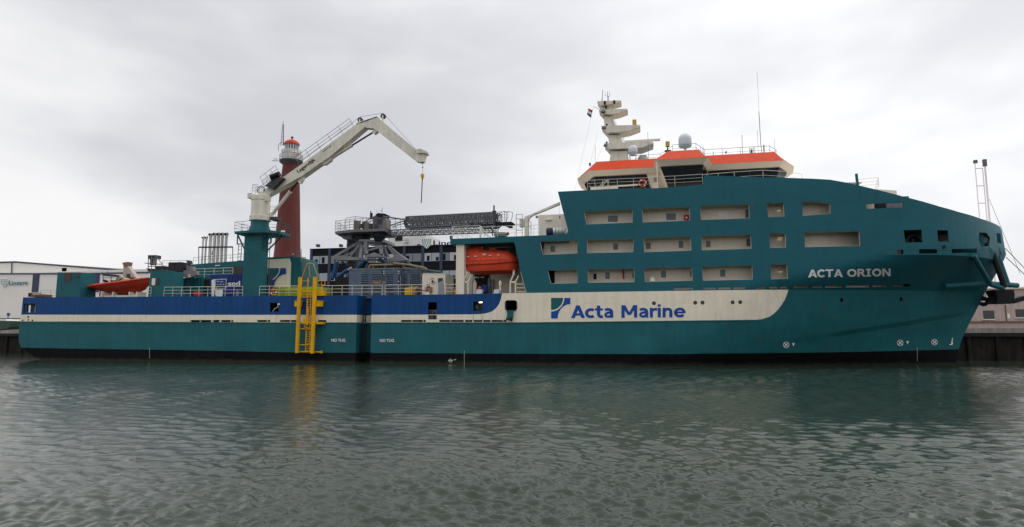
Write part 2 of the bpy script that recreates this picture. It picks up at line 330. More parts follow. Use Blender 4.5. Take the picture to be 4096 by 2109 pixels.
def skin(m, outer, holes=(), thick=.22, mi=0, mirror=False, off=0.):
    flat = []; edges = []; faces = []
    for lp in [outer]+list(holes):
        lp = [Vector(q) for q in lp]; cl = [q for i, q in enumerate(lp) if (q-lp[i-1]).length > 1e-4]
        if len(cl) < 3: continue
        k = len(flat); n = len(cl); flat += cl; faces.append(tuple(range(k, k+n)))
    ed = [(f[i], f[(i+1) % len(f)]) for f in faces for i in range(len(f))]
    cv, ce, cf, _a, _b, _c = delaunay_2d_cdt(flat, ed, [], 0, 1e-5)
    def inside_(q, lp):
        r = False; n = len(lp)
        for i in range(n):
            a, b = lp[i], lp[i-1]
            if (a.y > q.y) != (b.y > q.y) and q.x < (b.x-a.x)*(q.y-a.y)/(b.y-a.y)+a.x: r = not r
        return r
    lps = [[flat[i] for i in f] for f in faces]
    def keep(t):
        q = (cv[t[0]]+cv[t[1]]+cv[t[2]])/3
        return inside_(q, lps[0]) and not any(inside_(q, h) for h in lps[1:])
    cf = [t for t in cf if keep(t)]
    bm = bmesh.new(); vs = [bm.verts.new((p.x, 0, p.y)) for p in cv]
    for t in cf:
        try: bm.faces.new([vs[i] for i in t])
        except ValueError: pass
    x0 = min(p.x for p in flat); x1 = max(p.x for p in flat); z0 = min(p.y for p in flat); z1 = max(p.y for p in flat)
    for c in XC:
        if x0 < c < x1: bmesh.ops.bisect_plane(bm, geom=bm.verts[:]+bm.edges[:]+bm.faces[:], plane_co=(c, 0, 0), plane_no=(1, 0, 0))
    if x1 > 27 and z0 < 4:
        for dz in (0, -.45): bmesh.ops.bisect_plane(bm, geom=bm.verts[:]+bm.edges[:]+bm.faces[:], plane_co=(27, 0, 2.55+dz), plane_no=(-.155, 0, 1))
    for c in ZC:
        if z0 < c < z1: bmesh.ops.bisect_plane(bm, geom=bm.verts[:]+bm.edges[:]+bm.faces[:], plane_co=(0, 0, c), plane_no=(0, 0, 1))
    old = bm.verts[:]
    if thick:
        r = bmesh.ops.extrude_face_region(bm, geom=bm.faces[:], use_keep_orig=True)
        new = [g for g in r['geom'] if isinstance(g, bmesh.types.BMVert)]; ns = set(new)
        old = [v for v in bm.verts if v not in ns]
        for v in new: v.co.y = min(yin(v.co.x, v.co.z)+thick, 9.0)-off
    for v in old: v.co.y = yin(v.co.x, v.co.z)-off
    if mirror:
        for v in bm.verts: v.co.y = 18-v.co.y
    bm.verts.index_update()
    m.add([v.co[:] for v in bm.verts], [tuple(v.index for v in f.verts) for f in bm.faces], mi); bm.free()
def stem_line(z0, z1, n=12): return [(stemx(z0+(z1-z0)*i/n), z0+(z1-z0)*i/n) for i in range(n+1)]
def rect(px0, py0, px1, py1): return [HX(px0, py0), HX(px1, py0), HX(px1, py1), HX(px0, py1)]
def rrect(px0, py0, px1, py1, r):
    o = []
    for cx, cy, a in ((px1-r, py0+r, -90), (px1-r, py1-r, 0), (px0+r, py1-r, 90), (px0+r, py0+r, 180)):
        for k in range(5): t = math.radians(a+k*22.5); o.append(HX(cx+r*math.cos(t), cy+r*math.sin(t)))
    return o
ZT = 7.33
ship = thing('offshore_supply_ship', 'long teal, cream and blue offshore ship with orange wheelhouse roof moored along the quay', 'ship', (0, 0, 0))
boot = [HX(*q) for q in [(110,1407),(84,1391),(350,1396),(700,1400),(1180,1410),(2000,1415),(2600,1417),(3200,1412),(3500,1406)]][1:]
bootend = (stemx(1.55), 1.55)
wb = [HX(*q) for q in [(79,1286),(700,1288),(1150,1290),(2000,1290),(2400,1288),(2750,1285),(3000,1282)]]
wcurve = [HX(*q) for q in [(3047,1277),(3077,1268),(3098,1253),(3115,1235),(3128,1218),(3139,1200),(3148,1178)]]+[(HX(3154,1156)[0], ZT)]
bb = [HX(*q) for q in [(85,1259),(700,1260),(1150,1260),(1700,1259),(1900,1258)]]
bcurve = [HX(*q) for q in [(1932,1256),(1952,1252),(1970,1245),(1985,1232),(1996,1217),(2003,1200)]]+[(HX(2008,1178)[0], ZT)]
btop = [HX(*q) for q in [(1800,1178),(1500,1181),(1100,1184),(500,1188),(92,1190)]]
# the boot top, with the stern rising out of the water
m = M()
skin(m, [HX(84,1391), (HX(110,1407)[0], HX(110,1407)[1])]+[(-59.6, .3), (-57.5, -.3), (-54, -1.6)]+[(10, -1.6)]+stem_line(-1.6, 1.55, 5)+boot[::-1], mi=0)
# teal topsides
mo = [(761,845),(850,878),(883,933),(1027,1080),(1119,1186),(1270,1305),(1603,1703),(1756,1855),(1859,1890),(1893,1929),(1932,1962),(1965,2026)]
skin(m, boot+[bootend]+stem_line(1.55, ZT, 16)[1:]+wcurve[::-1]+wb[::-1]+[HX(75,1329), HX(75,1366)],
     holes=[[HX(3367+6*math.cos(k*.785), 1200.6+8*math.sin(k*.785)) for k in range(8)], [HX(3604.5+6*math.cos(k*.785), 1197+9*math.sin(k*.785)) for k in range(8)]], mi=1)
slots = [rect(a, 1280.5, b, 1288.5) for a, b in mo]
ports = [[HX(cx+8.2*math.cos(k*.3927), cy+8.2*math.sin(k*.3927)) for k in range(16)] for cx, cy in [(2615.7,1213.5),(2781,1211.5),(2810,1211),(2930.6,1210),(2961,1209)]]
cream = wb+wcurve+[(bcurve[-1][0], ZT)]+bcurve[::-1][1:]+bb[::-1]
skin(m, cream, holes=slots+ports+[rrect(2022,1203,2067,1242.5,9)]+[rect(1712,1261,1747,1278)], mi=2)
skin(m, bb+bcurve+btop, holes=[rect(1079,1212,1115,1247), rect(1712,1209,1747,1257.5), rect(1893,1207,1929,1244.5), rect(95,1215,142,1250)], mi=3)
hull = build('hull', m, [BOOT, TEAL, WHITE, BLUE], ship, smooth=14)
# far side and transom
m = M()
far = [(-61.7,1.3),(-58,0),(-54,-1.6),(10,-1.6)]+stem_line(-1.6, ZT, 14)+[(-62, ZT+.25)]
skin(m, far, holes=[[(-61.3,5.4),(-59.8,5.4),(-59.8,6.5),(-61.3,6.5)]], mirror=True, mi=0)
tr = [(-54,-1.6),(-57.5,-.3),(-59.6,.3),HX(84,1391),HX(75,1366),HX(75,1329),HX(79,1286),HX(84,1258),HX(92,1190)]
for (xa, za), (xb, zb) in zip(tr, tr[1:]):
    if za < 5 or zb < 6: m.add([(xa,.05,za),(xb,.05,zb),(xb,17.95,zb),(xa,17.95,za)], [(0,1,2,3)], 0 if za > 1 else 1)
    else:
        g = lambda z: xa+(xb-xa)*(z-za)/(zb-za)
        for z0_, z1_, y0_, y1_ in ((za, 5.5, .05, 17.95), (6.72, zb, .05, 17.95), (5.5, 6.72, 5.5, 17.95), (5.5, 6.72, .05, .35)): m.add([(g(z0_),y0_,z0_),(g(z1_),y0_,z1_),(g(z1_),y1_,z1_),(g(z0_),y1_,z0_)], [(0,1,2,3)], 0)
build('far_side_plating', m, [TEAL, BOOT], ship, smooth=14)
# decks
def deckpoly(x0, x1, z, inset=.2, n=24):
    xs = [x0+(x1-x0)*i/n for i in range(n+1)]
    return [(x, yin(x, z, False)+inset+(2.52 if G0-.05 < x < G1+.05 else 0)) for x in xs]+[(x, 18-yin(x, z, False)-inset) for x in xs[::-1]]
m = M(); m.prismz(deckpoly(-61.8, 26, 7.1, .23, 140), 6.95, 7.12); m.prismz(deckpoly(22, 47.2, 7.3, .25), 7.24, 7.33)
build('main_deck', m, paint('green_deck_paint', (.04,.09,.08), .6), ship)
m = M(); m.prismz(deckpoly(-61.2, 20, 4.4, .24, 140), 4.2, 4.4); build('lower_deck', m, DGREY, ship)
m = M(); m.prismz(deckpoly(30, 48.3, 10.3, .25), 10.15, 10.3); build('forecastle_deck', m, DGREY, ship)
# groove pipes
m = M()
for px in (1452, 1461): x = P(px, 1300, .7).x; m.tube((x, .7, .9), (x, .7, 7.2), .07, 6)
build('recess_pipe', m, BLACK, ship)
# inside of the hull openings
def inside(name, m, mat): return build(name, m, mat, ship)
m = M()
for a, b in mo:
    x0, x1 = H(a, 1285).x, H(b, 1285).x; k = 1
    while x0+k*1.25 < x1-.3: m.box(x0+k*1.25-.03, .06, 4.41, x0+k*1.25+.03, .3, 4.78); k += 1
build('slot_stanchion', m, WHITE, ship)
m = M(); m.bp(1713,1240,1746,1288,.6,.5); m.bp(1717,1244,1729,1262,.58,.1,1); m.bp(1732,1246,1742,1284,.58,.1,1)
build('door_equipment', m, [MGREY, DGREY], ship)
m = M(); m.bp(1899,1206,1929,1246,.9,.1); m.bp(1903,1222,1912,1236,.85,.05,1); build('inner_bulkhead', m, [DGREY, GREY], ship)
m = M(); m.bp(1916,1208.5,1928.5,1211.5,.12,.1); build('deck_lamp', m, LAMP, ship)
m = M(); m.path([P(1091,1247,.1), P(1098,1236,-.05), P(1111,1230,-.05), P(1113,1219,0)], .035, 5); m.bp(1110,1214,1118,1220,-.1,.2)
build('hose_fitting', m, WHITE, ship)
m = M(); m.bp(100,1212,107,1254,.6,.2); m.bp(124,1212,134,1254,.5,.4,1); m.bp(136,1212,140,1254,.6,.1,2)
build('stern_post', m, [TRIM, TRIM, WHITE], ship)
m = M()
for cx, cy, r in [(91,1282,3.2),(113,1268,4),(113,1280,3),(130,1282,3.6)]: v = H(cx, cy, .03); m.disc(v, r*.03, .05, 10)
build('stern_scupper', m, BLACK, ship)
# porthole panes and rims
for cx, cy in [(2615.7,1213.5),(2781,1211.5),(2810,1211),(2930.6,1210),(2961,1209)]:
    v = H(cx, cy); mm = M(); mm.disc(v+Vector((0,.08,0)), .22, .03, 14); pt = build('porthole', mm, GLASS, ship)
# mooring window frame and the roller chute below it
m = M()
fr = [Vector((x, -.04, z)) for x, z in rrect(2022,1203,2067,1242.5,9)]; m.path(fr+[fr[0]], .05, 6)
build('mooring_window_frame', m, BLACK, ship)
m = M(); m.pp([(2027,1242),(2053,1242),(2051,1262),(2050,1277),(2025,1276),(2029,1258)], -.35, .33)
ch = build('roller_chute', m, TEAL, ship)
m = M(); m.tp((2024,1277,-.3),(2046,1277,-.3),.09,8); m.tp((2043,1270,-.35),(2046,1286,-.35),.12,8); build('roller', m, BLACK, ch)
# rubbing strake and plate seams as real relief
m = M()
def strake(pts, h=.12, d=.06):
    vs = [H(a, b) for a, b in pts]
    for p, q in zip(vs, vs[1:]): m.beam(p+Vector((0,-.01,0)), q+Vector((0,-.01,0)), d*2, h)
strake([(79,1289)]+[(x, 1291.5 if x < 2100 else 1291.5-(x-2100)*.011) for x in range(160, 3050, 90)], .09, .035)
build('rubbing_strake', m, TEAL, ship)
m = M()
for px in (1893, 1929): m.tp((px,1260,-.01),(px,1281,-.01),.018,4)
build('plate_joint', m, DGREY, ship)

# ================================================================ superstructure shell
bt = HX(2106,1173.5)
top = [(2231,767),(2465,755),(2626,753),(2811,739),(2817,702),(3056,709),(3250,715),(3320,719),(3400,733),(3435,742),(3619,788),(3760,827),(3837,849),(3925,876),(3964,889)]
outer = [(bt[0], ZT), HX(2081,1081), HX(2076,1051), HX(2057,969), HX(1801,978), HX(1801,956), HX(2240,939), HX(2262,936), HX(2270,930), HX(2272,922)]+[HX(*q) for q in top]
z1 = P(4001,908,9).z
outer += [(stemx(z1), z1)]+stem_line(z1, ZT, 14)[1:]
WINS = [[(2335,844.6),(2530.5,836),(2530.5,891),(2346,898)],[(2569,835),(2760,826.5),(2760.6,883),(2571,890)],[(2799.5,824),(2997,816),(2999.4,874),(2804,880)],
 [(3068,812),(3135,810),(3139,867),(3072.5,869)],[(3209,807),(3262,805),(3322,814.5),(3324,854.5),(3211,864)],
 [(2158,965),(2309,961),(2310,1014),(2171.5,1020)],[(2348,959),(2533,954),(2534,1009),(2348,1013)],[(2574,952),(2763,946),(2766,1003),(2576,1009)],[(2806,943.5),(3004,938),(3007,995),(2807,1001.5)],
 [(3077,934),(3143,933),(3145,991),(3080,992)],[(3217,930),(3439,923),(3443,983.5),(3220,989)],
 [(2189.6,1081),(2309,1078),(2310,1133),(2202,1135)],[(2351,1078),(2537,1074),(2538,1129),(2351,1131)],[(2578,1072.5),(2768,1067),(2771,1123),(2579,1128)],[(2809,1066),(3009,1060.5),(3012,1118),(2811,1123)],[(3083,1059),(3149,1056),(3153,1115.5),(3084.5,1117)]]
BOWH = [[(3464,816),(3614,810),(3615,830.5),(3466,836)],[(3614,921.5),(3686.6,919),(3690,970),(3622,971)],[(3748,921.5),(3791.6,922),(3796,967.5),(3754,966.6)],
 [(3588,999),(3614,999),(3614,1017),(3588,1018)],[(3676,997),(3748,997),(3750,1014),(3676,1015)],[(3807,997),(3907,995),(3907,1012),(3807,1013)],
 [(3964-46,930),(3946,932),(3960,952),(3955,984),(3926,988),(3914,960)]]
strips = [(2696,2773),(2814,2864),(2872,2924),(2933,2984),(3025,3064),(3077,3111),(3120,3152)]
m = M()
skin(m, outer, holes=[[HX(*q) for q in w] for w in WINS+BOWH]+[[HX(*q) for q in ((3986,933),(4003,935),(4007,974),(3990,972))]]+[rect(3174,1143,3236,1152), rect(3247,1143,3290,1152), rect(3301,1142,3370,1151), rect(3382,1140,3480,1150), rect(3490,1138.5,3551,1148), rect(3573,1137,3640,1146)]+[[HX(a, 1152.5-(a-2700)*.0125), HX(b, 1152.5-(b-2700)*.0125), HX(b, 1160-(b-2700)*.0125), HX(a, 1160-(a-2700)*.0125)] for a, b in strips], thick=.2)
shell = build('superstructure_shell', m, TEALU, ship, smooth=14)
m = M(); skin(m, [(bt[0], ZT), HX(2081,1081), HX(2057,969), HX(1801,978), HX(1801,956), HX(2240,939), HX(2272,922)]+[HX(*q) for q in top]+[(stemx(z1), z1)]+stem_line(z1, ZT, 14)[1:], thick=.2, mirror=True)
build('far_superstructure_shell', m, TEALU, ship, smooth=14)
# beige lips round the walkway openings
for w in WINS:
    mm = M(); c = [H(*q) for q in w]; c = [Vector((v.x, yin(v.x, v.z)+.19, v.z)) for v in c]
    mm.path(c+[c[0]], .05, 4); build('opening_rim', mm, BEIGE, shell)
# accommodation block behind the shell, walkway decks
m = M(); YB = 1.45
xe = P(3460, 900, 2.5).x
m.box(P(2219,1100,YB).x, YB, 7.33, 6.4, 16.5, 10.3); m.box(P(2175,1000,YB).x+.0, YB+.003, 10.3, 6.4, 16.5, 13.2)
m.prismz([(6.4, YB), (30, YB), (34.4, YB+1.0), (38.5, YB+3), (38.5, 14), (34.4, 16), (30, 16.5), (6.4, 16.5)], 7.33, 17.4)
acc = build('accommodation_block', m, BEIGE, ship)
m = M()
for z in (10.2, 13.25, 16.35): m.prismz(deckpoly(2.6 if z < 13 else 6.3, 36, z, .22, 20), z-.12, z)
m.prismz(deckpoly(5.2, 34, 17.5, .22, 20), 17.4, 17.5)
build('walkway_deck', m, BEIGE, ship)
m = M(); m.prismz(deckpoly(36, 47.5, 12.9, .25, 20), 12.8, 12.9); build('bow_shelter_deck', m, DGREY, ship)
sl_ = [(a, b-.55) for a, b in [PX(3330,722), PX(3435,742), PX(3619,788), PX(3760,827), PX(3880,862)]]
m = M(); m.prism([(35.0, 12.9)]+[(x, z) for x, z in sl_ if x > 34.5]+[(45.5, 12.9)], 4.6, 13.4); build('bow_shelter', m, TEALU, ship)
m = M(); m.box(34.9, 4.8, 10.3, 46, 5.0, 12.8); build('bow_bulkhead', m, TEALU, ship)
m = M(); a = P(3464,814,3.2); b = P(3545,838,3.2); m.box(a.x-.6, 3.2, b.z-.5, b.x, 3.6, a.z+.6); build('slot_dark_backing', m, BLACK, ship)  # black box added behind the slot, its colour standing for the dark interior
m = M(); a = P(3545,812,3.2); b = P(3640,836,3.2); m.box(a.x, 3.25, b.z-.5, b.x, 3.6, a.z+.6); build('grey_screen', m, MGREY, ship)
def win(px0, py0, px1, py1, mat=GLASSG, name='cabin_window', Y=None, rr=3):
    Y = YB if Y is None else Y; mm = M(); pts = []
    for cx, cy, a in ((px1-rr, py0+rr, -90), (px1-rr, py1-rr, 0), (px0+rr, py1-rr, 90), (px0+rr, py0+rr, 180)):
        for k in range(3): t = math.radians(a+k*45); pts.append((cx+rr*math.cos(t), cy+rr*math.sin(t)))
    mm.pp(pts, Y-.04, .035); o = build(name, mm, mat, acc)
    fm = M(); c = [P(a, b, Y-.03) for a, b in pts]; fm.path(c+[c[0]], .03, 4)
    return o
for w in [(2432,863,2471,888),(2665,854,2703,880),(3083,832,3128,863),(2202,984,2220,1008),(2453,974,2472,999),(2584,971,2603,996),(2715,965,2733,992),(2824,964,2842,989),(2986,955,3004,985),
          (3253,946,3272,974),(2421,1090,2439,1116),(2529,1092,2537,1113),(2644,1084,2664,1111),(2761,1085,2769,1108),(2881,1079,2901,1107),(3094,1079,3137,1103),(3100,948,3132,975)]:
    win(*w, Y=YB if w[0] < 3060 else YB+.12 if w[0] < 3200 else YB+.75)
win(2873,848,2909,870, MWHITE, 'bright_window'); win(3288,830,3308,855, MWHITE, 'bright_window', YB+.8); win(3310,830,3321,855, TRIM, 'side_window', YB+.8); win(2982,838,2998,872, GLASSG, 'side_window')
mm = M(); mm.bp(2366,1082,2399,1131,YB-.05,.045); dr = build('door', mm, BEIGE, acc); mm = M(); mm.pp([(2374,1095),(2386,1095),(2386,1118),(2374,1118)], YB-.09, .035); build('door_window', mm, BLACK, dr)
mm = M(); mm.bp(2736,860,2756,882,YB-.3,.28); fb = build('fire_box', mm, REDE, acc); mm = M(); mm.bp(2742,868,2750,874,YB-.33,.02); build('white_mark', mm, MWHITE, fb)
mm = M(); mm.bp(2490,1077,2497,1115,YB-.2,.18); build('fire_hose_pipe', mm, REDE, acc)
mm = M(); mm.lathe(P(2608,1124,.9).x, .9, [(.36, 8.38), (.33, 8.62), (.2, 8.78), (.03, 8.82)], 14); build('vent_cowl', mm, MWHITE, acc)
for w in [(3108,842,3124,844),(3113,951,3130,952.5),(3110,959,3128,960.5),(3112,1087,3130,1088.5)]:
    mm = M(); mm.bp(*w, YB-.12, .04); build('lit_strip', mm, plain('window_light', (.9,.75,.45), .4, 0, .35), acc)
m = M()
for k in range(6): m.bp(2333+k*2.6,848+k*9,2350+k*1.0,850.6+k*9,.9,.5)
build('stair_tread', m, BEIGE, ship)
m = M(); m.bp(2190,1076,2219,1136,YB+.6,.05); build('dark_doorway', m, BLACK, ship)
# small pipes/equipment behind the bow openings
m = M(); c = P(3660,950,3.2); m.path([c+Vector((-.9,0,-.5)), c+Vector((-.5,0,.15)), c+Vector((.1,0,.3)), c+Vector((.5,0,-.1)), c+Vector((.8,0,-.6))], .16, 8); m.tube(c+Vector((-.2,0,-2.1)), c+Vector((-.2,0,-.2)), .12, 8)
build('mooring_winch', m, GREY, ship)
m = M(); c = P(3770,945,4.6); m.lathe(c.x, c.y, [(.35, c.z-1), (.45, c.z-.4), (.45, c.z+.3), (.2, c.z+.6)], 12); build('capstan', m, BEIGE, ship)
m = M(); c = P(3940,959,5.8); m.lathe(c.x-.1, c.y, [(.3, c.z-.62), (.5, c.z-.4), (.55, c.z+.05), (.42, c.z+.4), (.1, c.z+.55)], 16); build('chain_stopper', m, GREY, ship)
m = M(); m.disc(H(3775,988,.06), .17, .1, 12); m.disc(H(3785,993,.0), .05, .1, 8); build('fairlead_hole', m, BLACK, ship)
m = M(); m.tube(H(3435,744,-.3), H(3435,744,-.3)+Vector((-.05,0,1.25)), .13, 8); build('vent_post', m, TEAL, ship)
m = M(); r0 = P(3442,745,3); m.rail([P(3435,750,3)+Vector((0,0,-.2)), P(3516,750,3)+Vector((0,0,0)), P(3534,768,3)+Vector((0,2,0))], 1.0, 3, 1.5, .022); build('bow_deck_railing', m, RAILW, ship)

# ================================================================ lettering
def glyphs(body, bold=.018):
    cu = bpy.data.curves.new('t', 'FONT'); cu.body = body; cu.size = 1; cu.offset = bold; cu.resolution_u = 3
    o = bpy.data.objects.new('t', cu); COL.objects.link(o); dg = bpy.context.evaluated_depsgraph_get(); dg.update()
    me = bpy.data.meshes.new_from_object(o.evaluated_get(dg)); b_ = bmesh.new(); b_.from_mesh(me); bmesh.ops.remove_doubles(b_, verts=b_.verts, dist=1e-4); bmesh.ops.triangulate(b_, faces=b_.faces[:]); b_.to_mesh(me); b_.free(); v = [tuple(p.co) for p in me.vertices]; f = [tuple(p.vertices) for p in me.polygons]
    bpy.data.objects.remove(o); bpy.data.meshes.remove(me); return v, f
def glyphs2(body):
    """bold plain sans letters drawn as thick strokes, capital height 1"""
    V, Fc = [], []; x = 0.
    def poly(pts): k = len(V); V.extend([(x+a, b) for a, b in pts]); Fc.append(tuple(range(k, k+len(pts))))
    def stroke(pts, w):
        w *= 1.1
        n = len(pts); L_ = []; R_ = []
        for i, p in enumerate(pts):
            a = Vector(pts[max(i-1, 0)]); b = Vector(pts[min(i+1, n-1)]); d = (b-a).normalized(); nn = Vector((-d.y, d.x))*w/2; L_.append((p[0]+nn.x, p[1]+nn.y)); R_.append((p[0]-nn.x, p[1]-nn.y))
        for i in range(n-1): poly([L_[i], R_[i], R_[i+1], L_[i+1]])
    def arc(cx, cy, rx, ry, a0, a1, w, n=20): stroke([(cx+rx*math.cos(math.radians(a0+(a1-a0)*k/n)), cy+ry*math.sin(math.radians(a0+(a1-a0)*k/n))) for k in range(n+1)], w)
    R = lambda a, b, c, d: poly([(a, b), (c, b), (c, d), (a, d)])
    for ch in body:
        adv = .45
        if ch == 'A': poly([(0,0),(.25,0),(.60,1),(.35,1)]); poly([(.95,0),(.70,0),(.35,1),(.60,1)]); R(.24,.2,.72,.37); adv = .95
        elif ch == 'M': R(0,0,.22,1); R(.86,0,1.08,1); poly([(0,1),(.26,1),(.64,.22),(.44,.22)]); poly([(1.08,1),(.82,1),(.44,.22),(.64,.22)]); adv = 1.17
        elif ch == 'N': R(0,0,.21,1); R(.65,0,.86,1); poly([(0,1),(.25,1),(.86,0),(.61,0)]); adv = .97
        elif ch == 'T': R(0,.81,.84,1); R(.31,0,.53,.83); adv = .87
        elif ch == 'I': R(.15,0,.37,1); R(0,0,.52,.17); R(0,.83,.52,1); adv = .63
        elif ch == 'C': arc(.47,.5,.36,.40,42,318,.21); adv = .86
        elif ch == 'O': arc(.49,.5,.38,.40,0,360,.21, 28); adv = 1.07
        elif ch == 'R': R(0,0,.22,1); stroke([(.1,.905),(.42,.905),(.56,.85),(.61,.71),(.56,.57),(.42,.5),(.1,.5)], .19); poly([(.28,.5),(.54,.5),(.90,0),(.62,0)]); adv = .90
        elif ch == 'c': arc(.40,.38,.29,.29,48,312,.20); adv = .69
        elif ch == 'e': arc(.40,.38,.30,.29,0,322,.19); R(.12,.32,.78,.46); adv = .80
        elif ch == 't': stroke([(.24,.98),(.24,.27),(.30,.13),(.40,.085),(.54,.095)], .21); R(0,.59,.54,.76); adv = .58
        elif ch == 'a': stroke([(.10,.62),(.26,.68),(.42,.66),(.53,.57),(.555,.44),(.555,0)], .20); stroke([(.54,.42),(.34,.41),(.17,.34),(.12,.22),(.19,.11),(.32,.08),(.46,.13),(.55,.22)], .17); adv = .77
        elif ch == 'r': R(0,0,.21,.77); stroke([(.1,.48),(.22,.61),(.36,.66),(.50,.66)], .19); adv = .54
        elif ch == 'i': R(0,0,.21,.77); R(0,.87,.21,1.05); adv = .33
        elif ch == 'n': R(0,0,.21,.77); stroke([(.1,.50),(.22,.63),(.38,.675),(.50,.63),(.565,.50),(.565,0)], .20); adv = .78
        x += adv
    return V, Fc
def letters(name, body, parent, mat, L0, L1, cap, fn, bold=.018, skew=0, heavy=0, custom=False):
    """L0, L1: photo positions of the two ends of the base line; cap: letter height in photo pixels; fn maps a photo position to a place on the surface"""
    v, f = glyphs2(body) if custom else glyphs(body, bold); xs = [p[0] for p in v]; a, b = min(xs), max(xs)
    caph = 1. if custom else max(p[1] for p in glyphs('H', bold)[0])
    d = Vector((L1[0]-L0[0], L1[1]-L0[1])); n = Vector((d.y, -d.x)).normalized()
    if n.y > 0: n = -n
    mm = M(); em = d.length/(b-a)
    for j, dx in enumerate((0,) if not heavy else (0, -heavy, heavy)):
        out_ = []
        for p in v:
            t = (p[0]-a)/(b-a); h = p[1]/caph*cap; q = Vector(L0)+d*t*(1-2*heavy*em/d.length)+d.normalized()*(dx+heavy)*em+n*h+Vector((skew*h, 0)); w = fn(q.x, q.y); w.y -= .003*j; out_.append(w)
        if custom:
            for g, fc in enumerate(f):
                for t in fc: out_[t].y -= .0009*(g % 9)
        mm.add(out_, f)
    o = build(name, mm, mat, parent, smooth=0); return o
hs = lambda a, b: H(a, b, .025)
letters('hull_lettering', 'Acta Marine', ship, NAVY, (2284.5,1272.5), (2743,1269.5), 50, hs, custom=True)
def hsn(a, b): v = H(a, b, .04); return v
letters('bow_lettering', 'ACTA ORION', ship, MWHITE, (3232,1110.5), (3562,1105.5), 31, hsn, custom=True)
letters('hull_lettering', 'NO TUG', ship, MWHITE, (1326,1367), (1381.5,1367), 11.5, hs, .02)
letters('hull_lettering', 'NO TUG', ship, MWHITE, (1520,1368), (1576.5,1368), 11.5, hs, .02)
def logo(fn, x0, y0, w, h, parent):
    """quarter disc in teal, blue swoosh leg"""
    q = [(x0, y0)]+[(x0+w*.62*math.sin(t), y0+h*.585*math.cos(t)) for t in [math.radians(90-9*k) for k in range(11)]]
    mm = M(); mm.add([fn(*p) for p in q], [tuple(range(len(q)))]); build('emblem_leaf', mm, TEAL, parent, smooth=0)
    o = [(x0+w*.69*math.sin(t), y0+h*.665*math.cos(t)) for t in [math.radians(9*k) for k in range(11)]]
    i = [(x0+w, y0), (x0+w, y0+h*.30)]+[(x0+w-w*.66*math.sin(t), y0+h-h*.70*math.cos(t)) for t in [math.radians(9*k) for k in range(11)]]+[(x0, y0+h)]
    mm = M(); mm.add([fn(*p) for p in o+i], [tuple(range(len(o+i)))]); build('emblem_swoosh', mm, NAVY, parent, smooth=0)
logo(hs, 2204.6, 1192, 77, 82, ship)
# thruster, bulb, draught and load line marks
def ring(mm, cx, cy, r, fn, w=1.6, cross=True, n=18):
    P0 = []
    for k in range(n+1):
        t = 2*math.pi*k/n; P0.append((fn(cx+r*math.cos(t), cy+r*math.sin(t)), fn(cx+(r-w)*math.cos(t), cy+(r-w)*math.sin(t))))
    for a, b in zip(P0, P0[1:]): mm.add([a[0], b[0], b[1], a[1]], [(0,1,2,3)])
    if cross:
        for t in (.785, 2.356):
            u = (math.cos(t), math.sin(t)); s_ = (-math.sin(t)*w*.8, math.cos(t)*w*.8)
            mm.add([fn(cx+u[0]*r+s_[0], cy+u[1]*r+s_[1]), fn(cx+u[0]*r-s_[0], cy+u[1]*r-s_[1]), fn(cx-u[0]*r-s_[0], cy-u[1]*r-s_[1]), fn(cx-u[0]*r+s_[0], cy-u[1]*r+s_[1])], [(0,1,2,3)])
hm = lambda a, b: H(a, b, .07)
for cx, cy in ((3144,1380),(3600,1372),(3737,1369)): mm = M(); ring(mm, cx, cy, 12.5, hm, 2.2); build('thruster_mark', mm, MWHITE, ship, smooth=0)
for cx, cy in ((3173,1379),(3629,1371)): mm = M(); mm.add([hm(cx-6, cy-6), hm(cx+6, cy-6), hm(cx, cy+7)], [(0,1,2)]); build('triangle_mark', mm, MWHITE, ship, smooth=0)
mm = M(); mm.add([hm(3807,1352), hm(3811,1352), hm(3809,1366), hm(3811,1374), hm(3808,1380), hm(3796,1381), hm(3796,1377), hm(3804,1375), hm(3804,1367)], [tuple(range(9))]); build('bulb_mark', mm, MWHITE, ship, smooth=0)
for px, y0, y1 in ((600,1392,1434),(1858,1404,1455),(3668,1392,1446)):
    mm = M(); y = y0
    while y < y1: mm.add([hm(px-1.1, y), hm(px+1.1, y), hm(px+1.1, y+2.4), hm(px-1.1, y+2.4)], [(0,1,2,3)]); y += 6.3
    build('draught_mark', mm, RAILW, ship, smooth=0)
mm = M(); ring(mm, 1803, 1443, 7, hm, 1.4, False); mm.add([hm(1793,1442), hm(1813,1442), hm(1813,1444), hm(1793,1444)], [(0,1,2,3)]); mm.add([hm(1816,1438), hm(1825,1438), hm(1825,1440), hm(1816,1440)], [(0,1,2,3)]); build('load_line_mark', mm, MWHITE, ship, smooth=0)
# ================================================================ wheelhouse
EV = [(6.2,9),(6.3,6.5),(7.95,3.2),(14.8,3.2),(14.8,.45),(20.0,.45),(20.75,3.2),(27.8,3.2),(29.3,5.8),(29.9,9)]
TP = [(7.9,9),(7.9,7.2),(8.6,5),(15.5,5),(16.25,2.5),(19.35,2.5),(20.1,5),(27.3,5),(28.2,7),(28.6,9)]
FB = [(6.9,9),(7.0,6.9),(8.35,3.85),(15.3,3.85),(15.4,1.1),(19.65,1.1),(20.35,3.85),(27.5,3.85),(28.7,6.1),(29.2,9)]
GL = [(7.7,9),(7.8,7.3),(8.8,4.45),(15.9,4.45),(16.15,2),(19.45,2),(20,4.45),(26.9,4.45),(27.9,6.5),(28.3,9)]
full = lambda pl: pl+[(x, 18-y) for x, y in pl[::-1][1:-1]]
z3 = lambda pl, z: [(x, y, z) for x, y in full(pl)]
m = M(); m.loft([z3(EV,20.8), z3(TP,22.25)]); roof = build('wheelhouse_roof', m, ORANGE, ship)
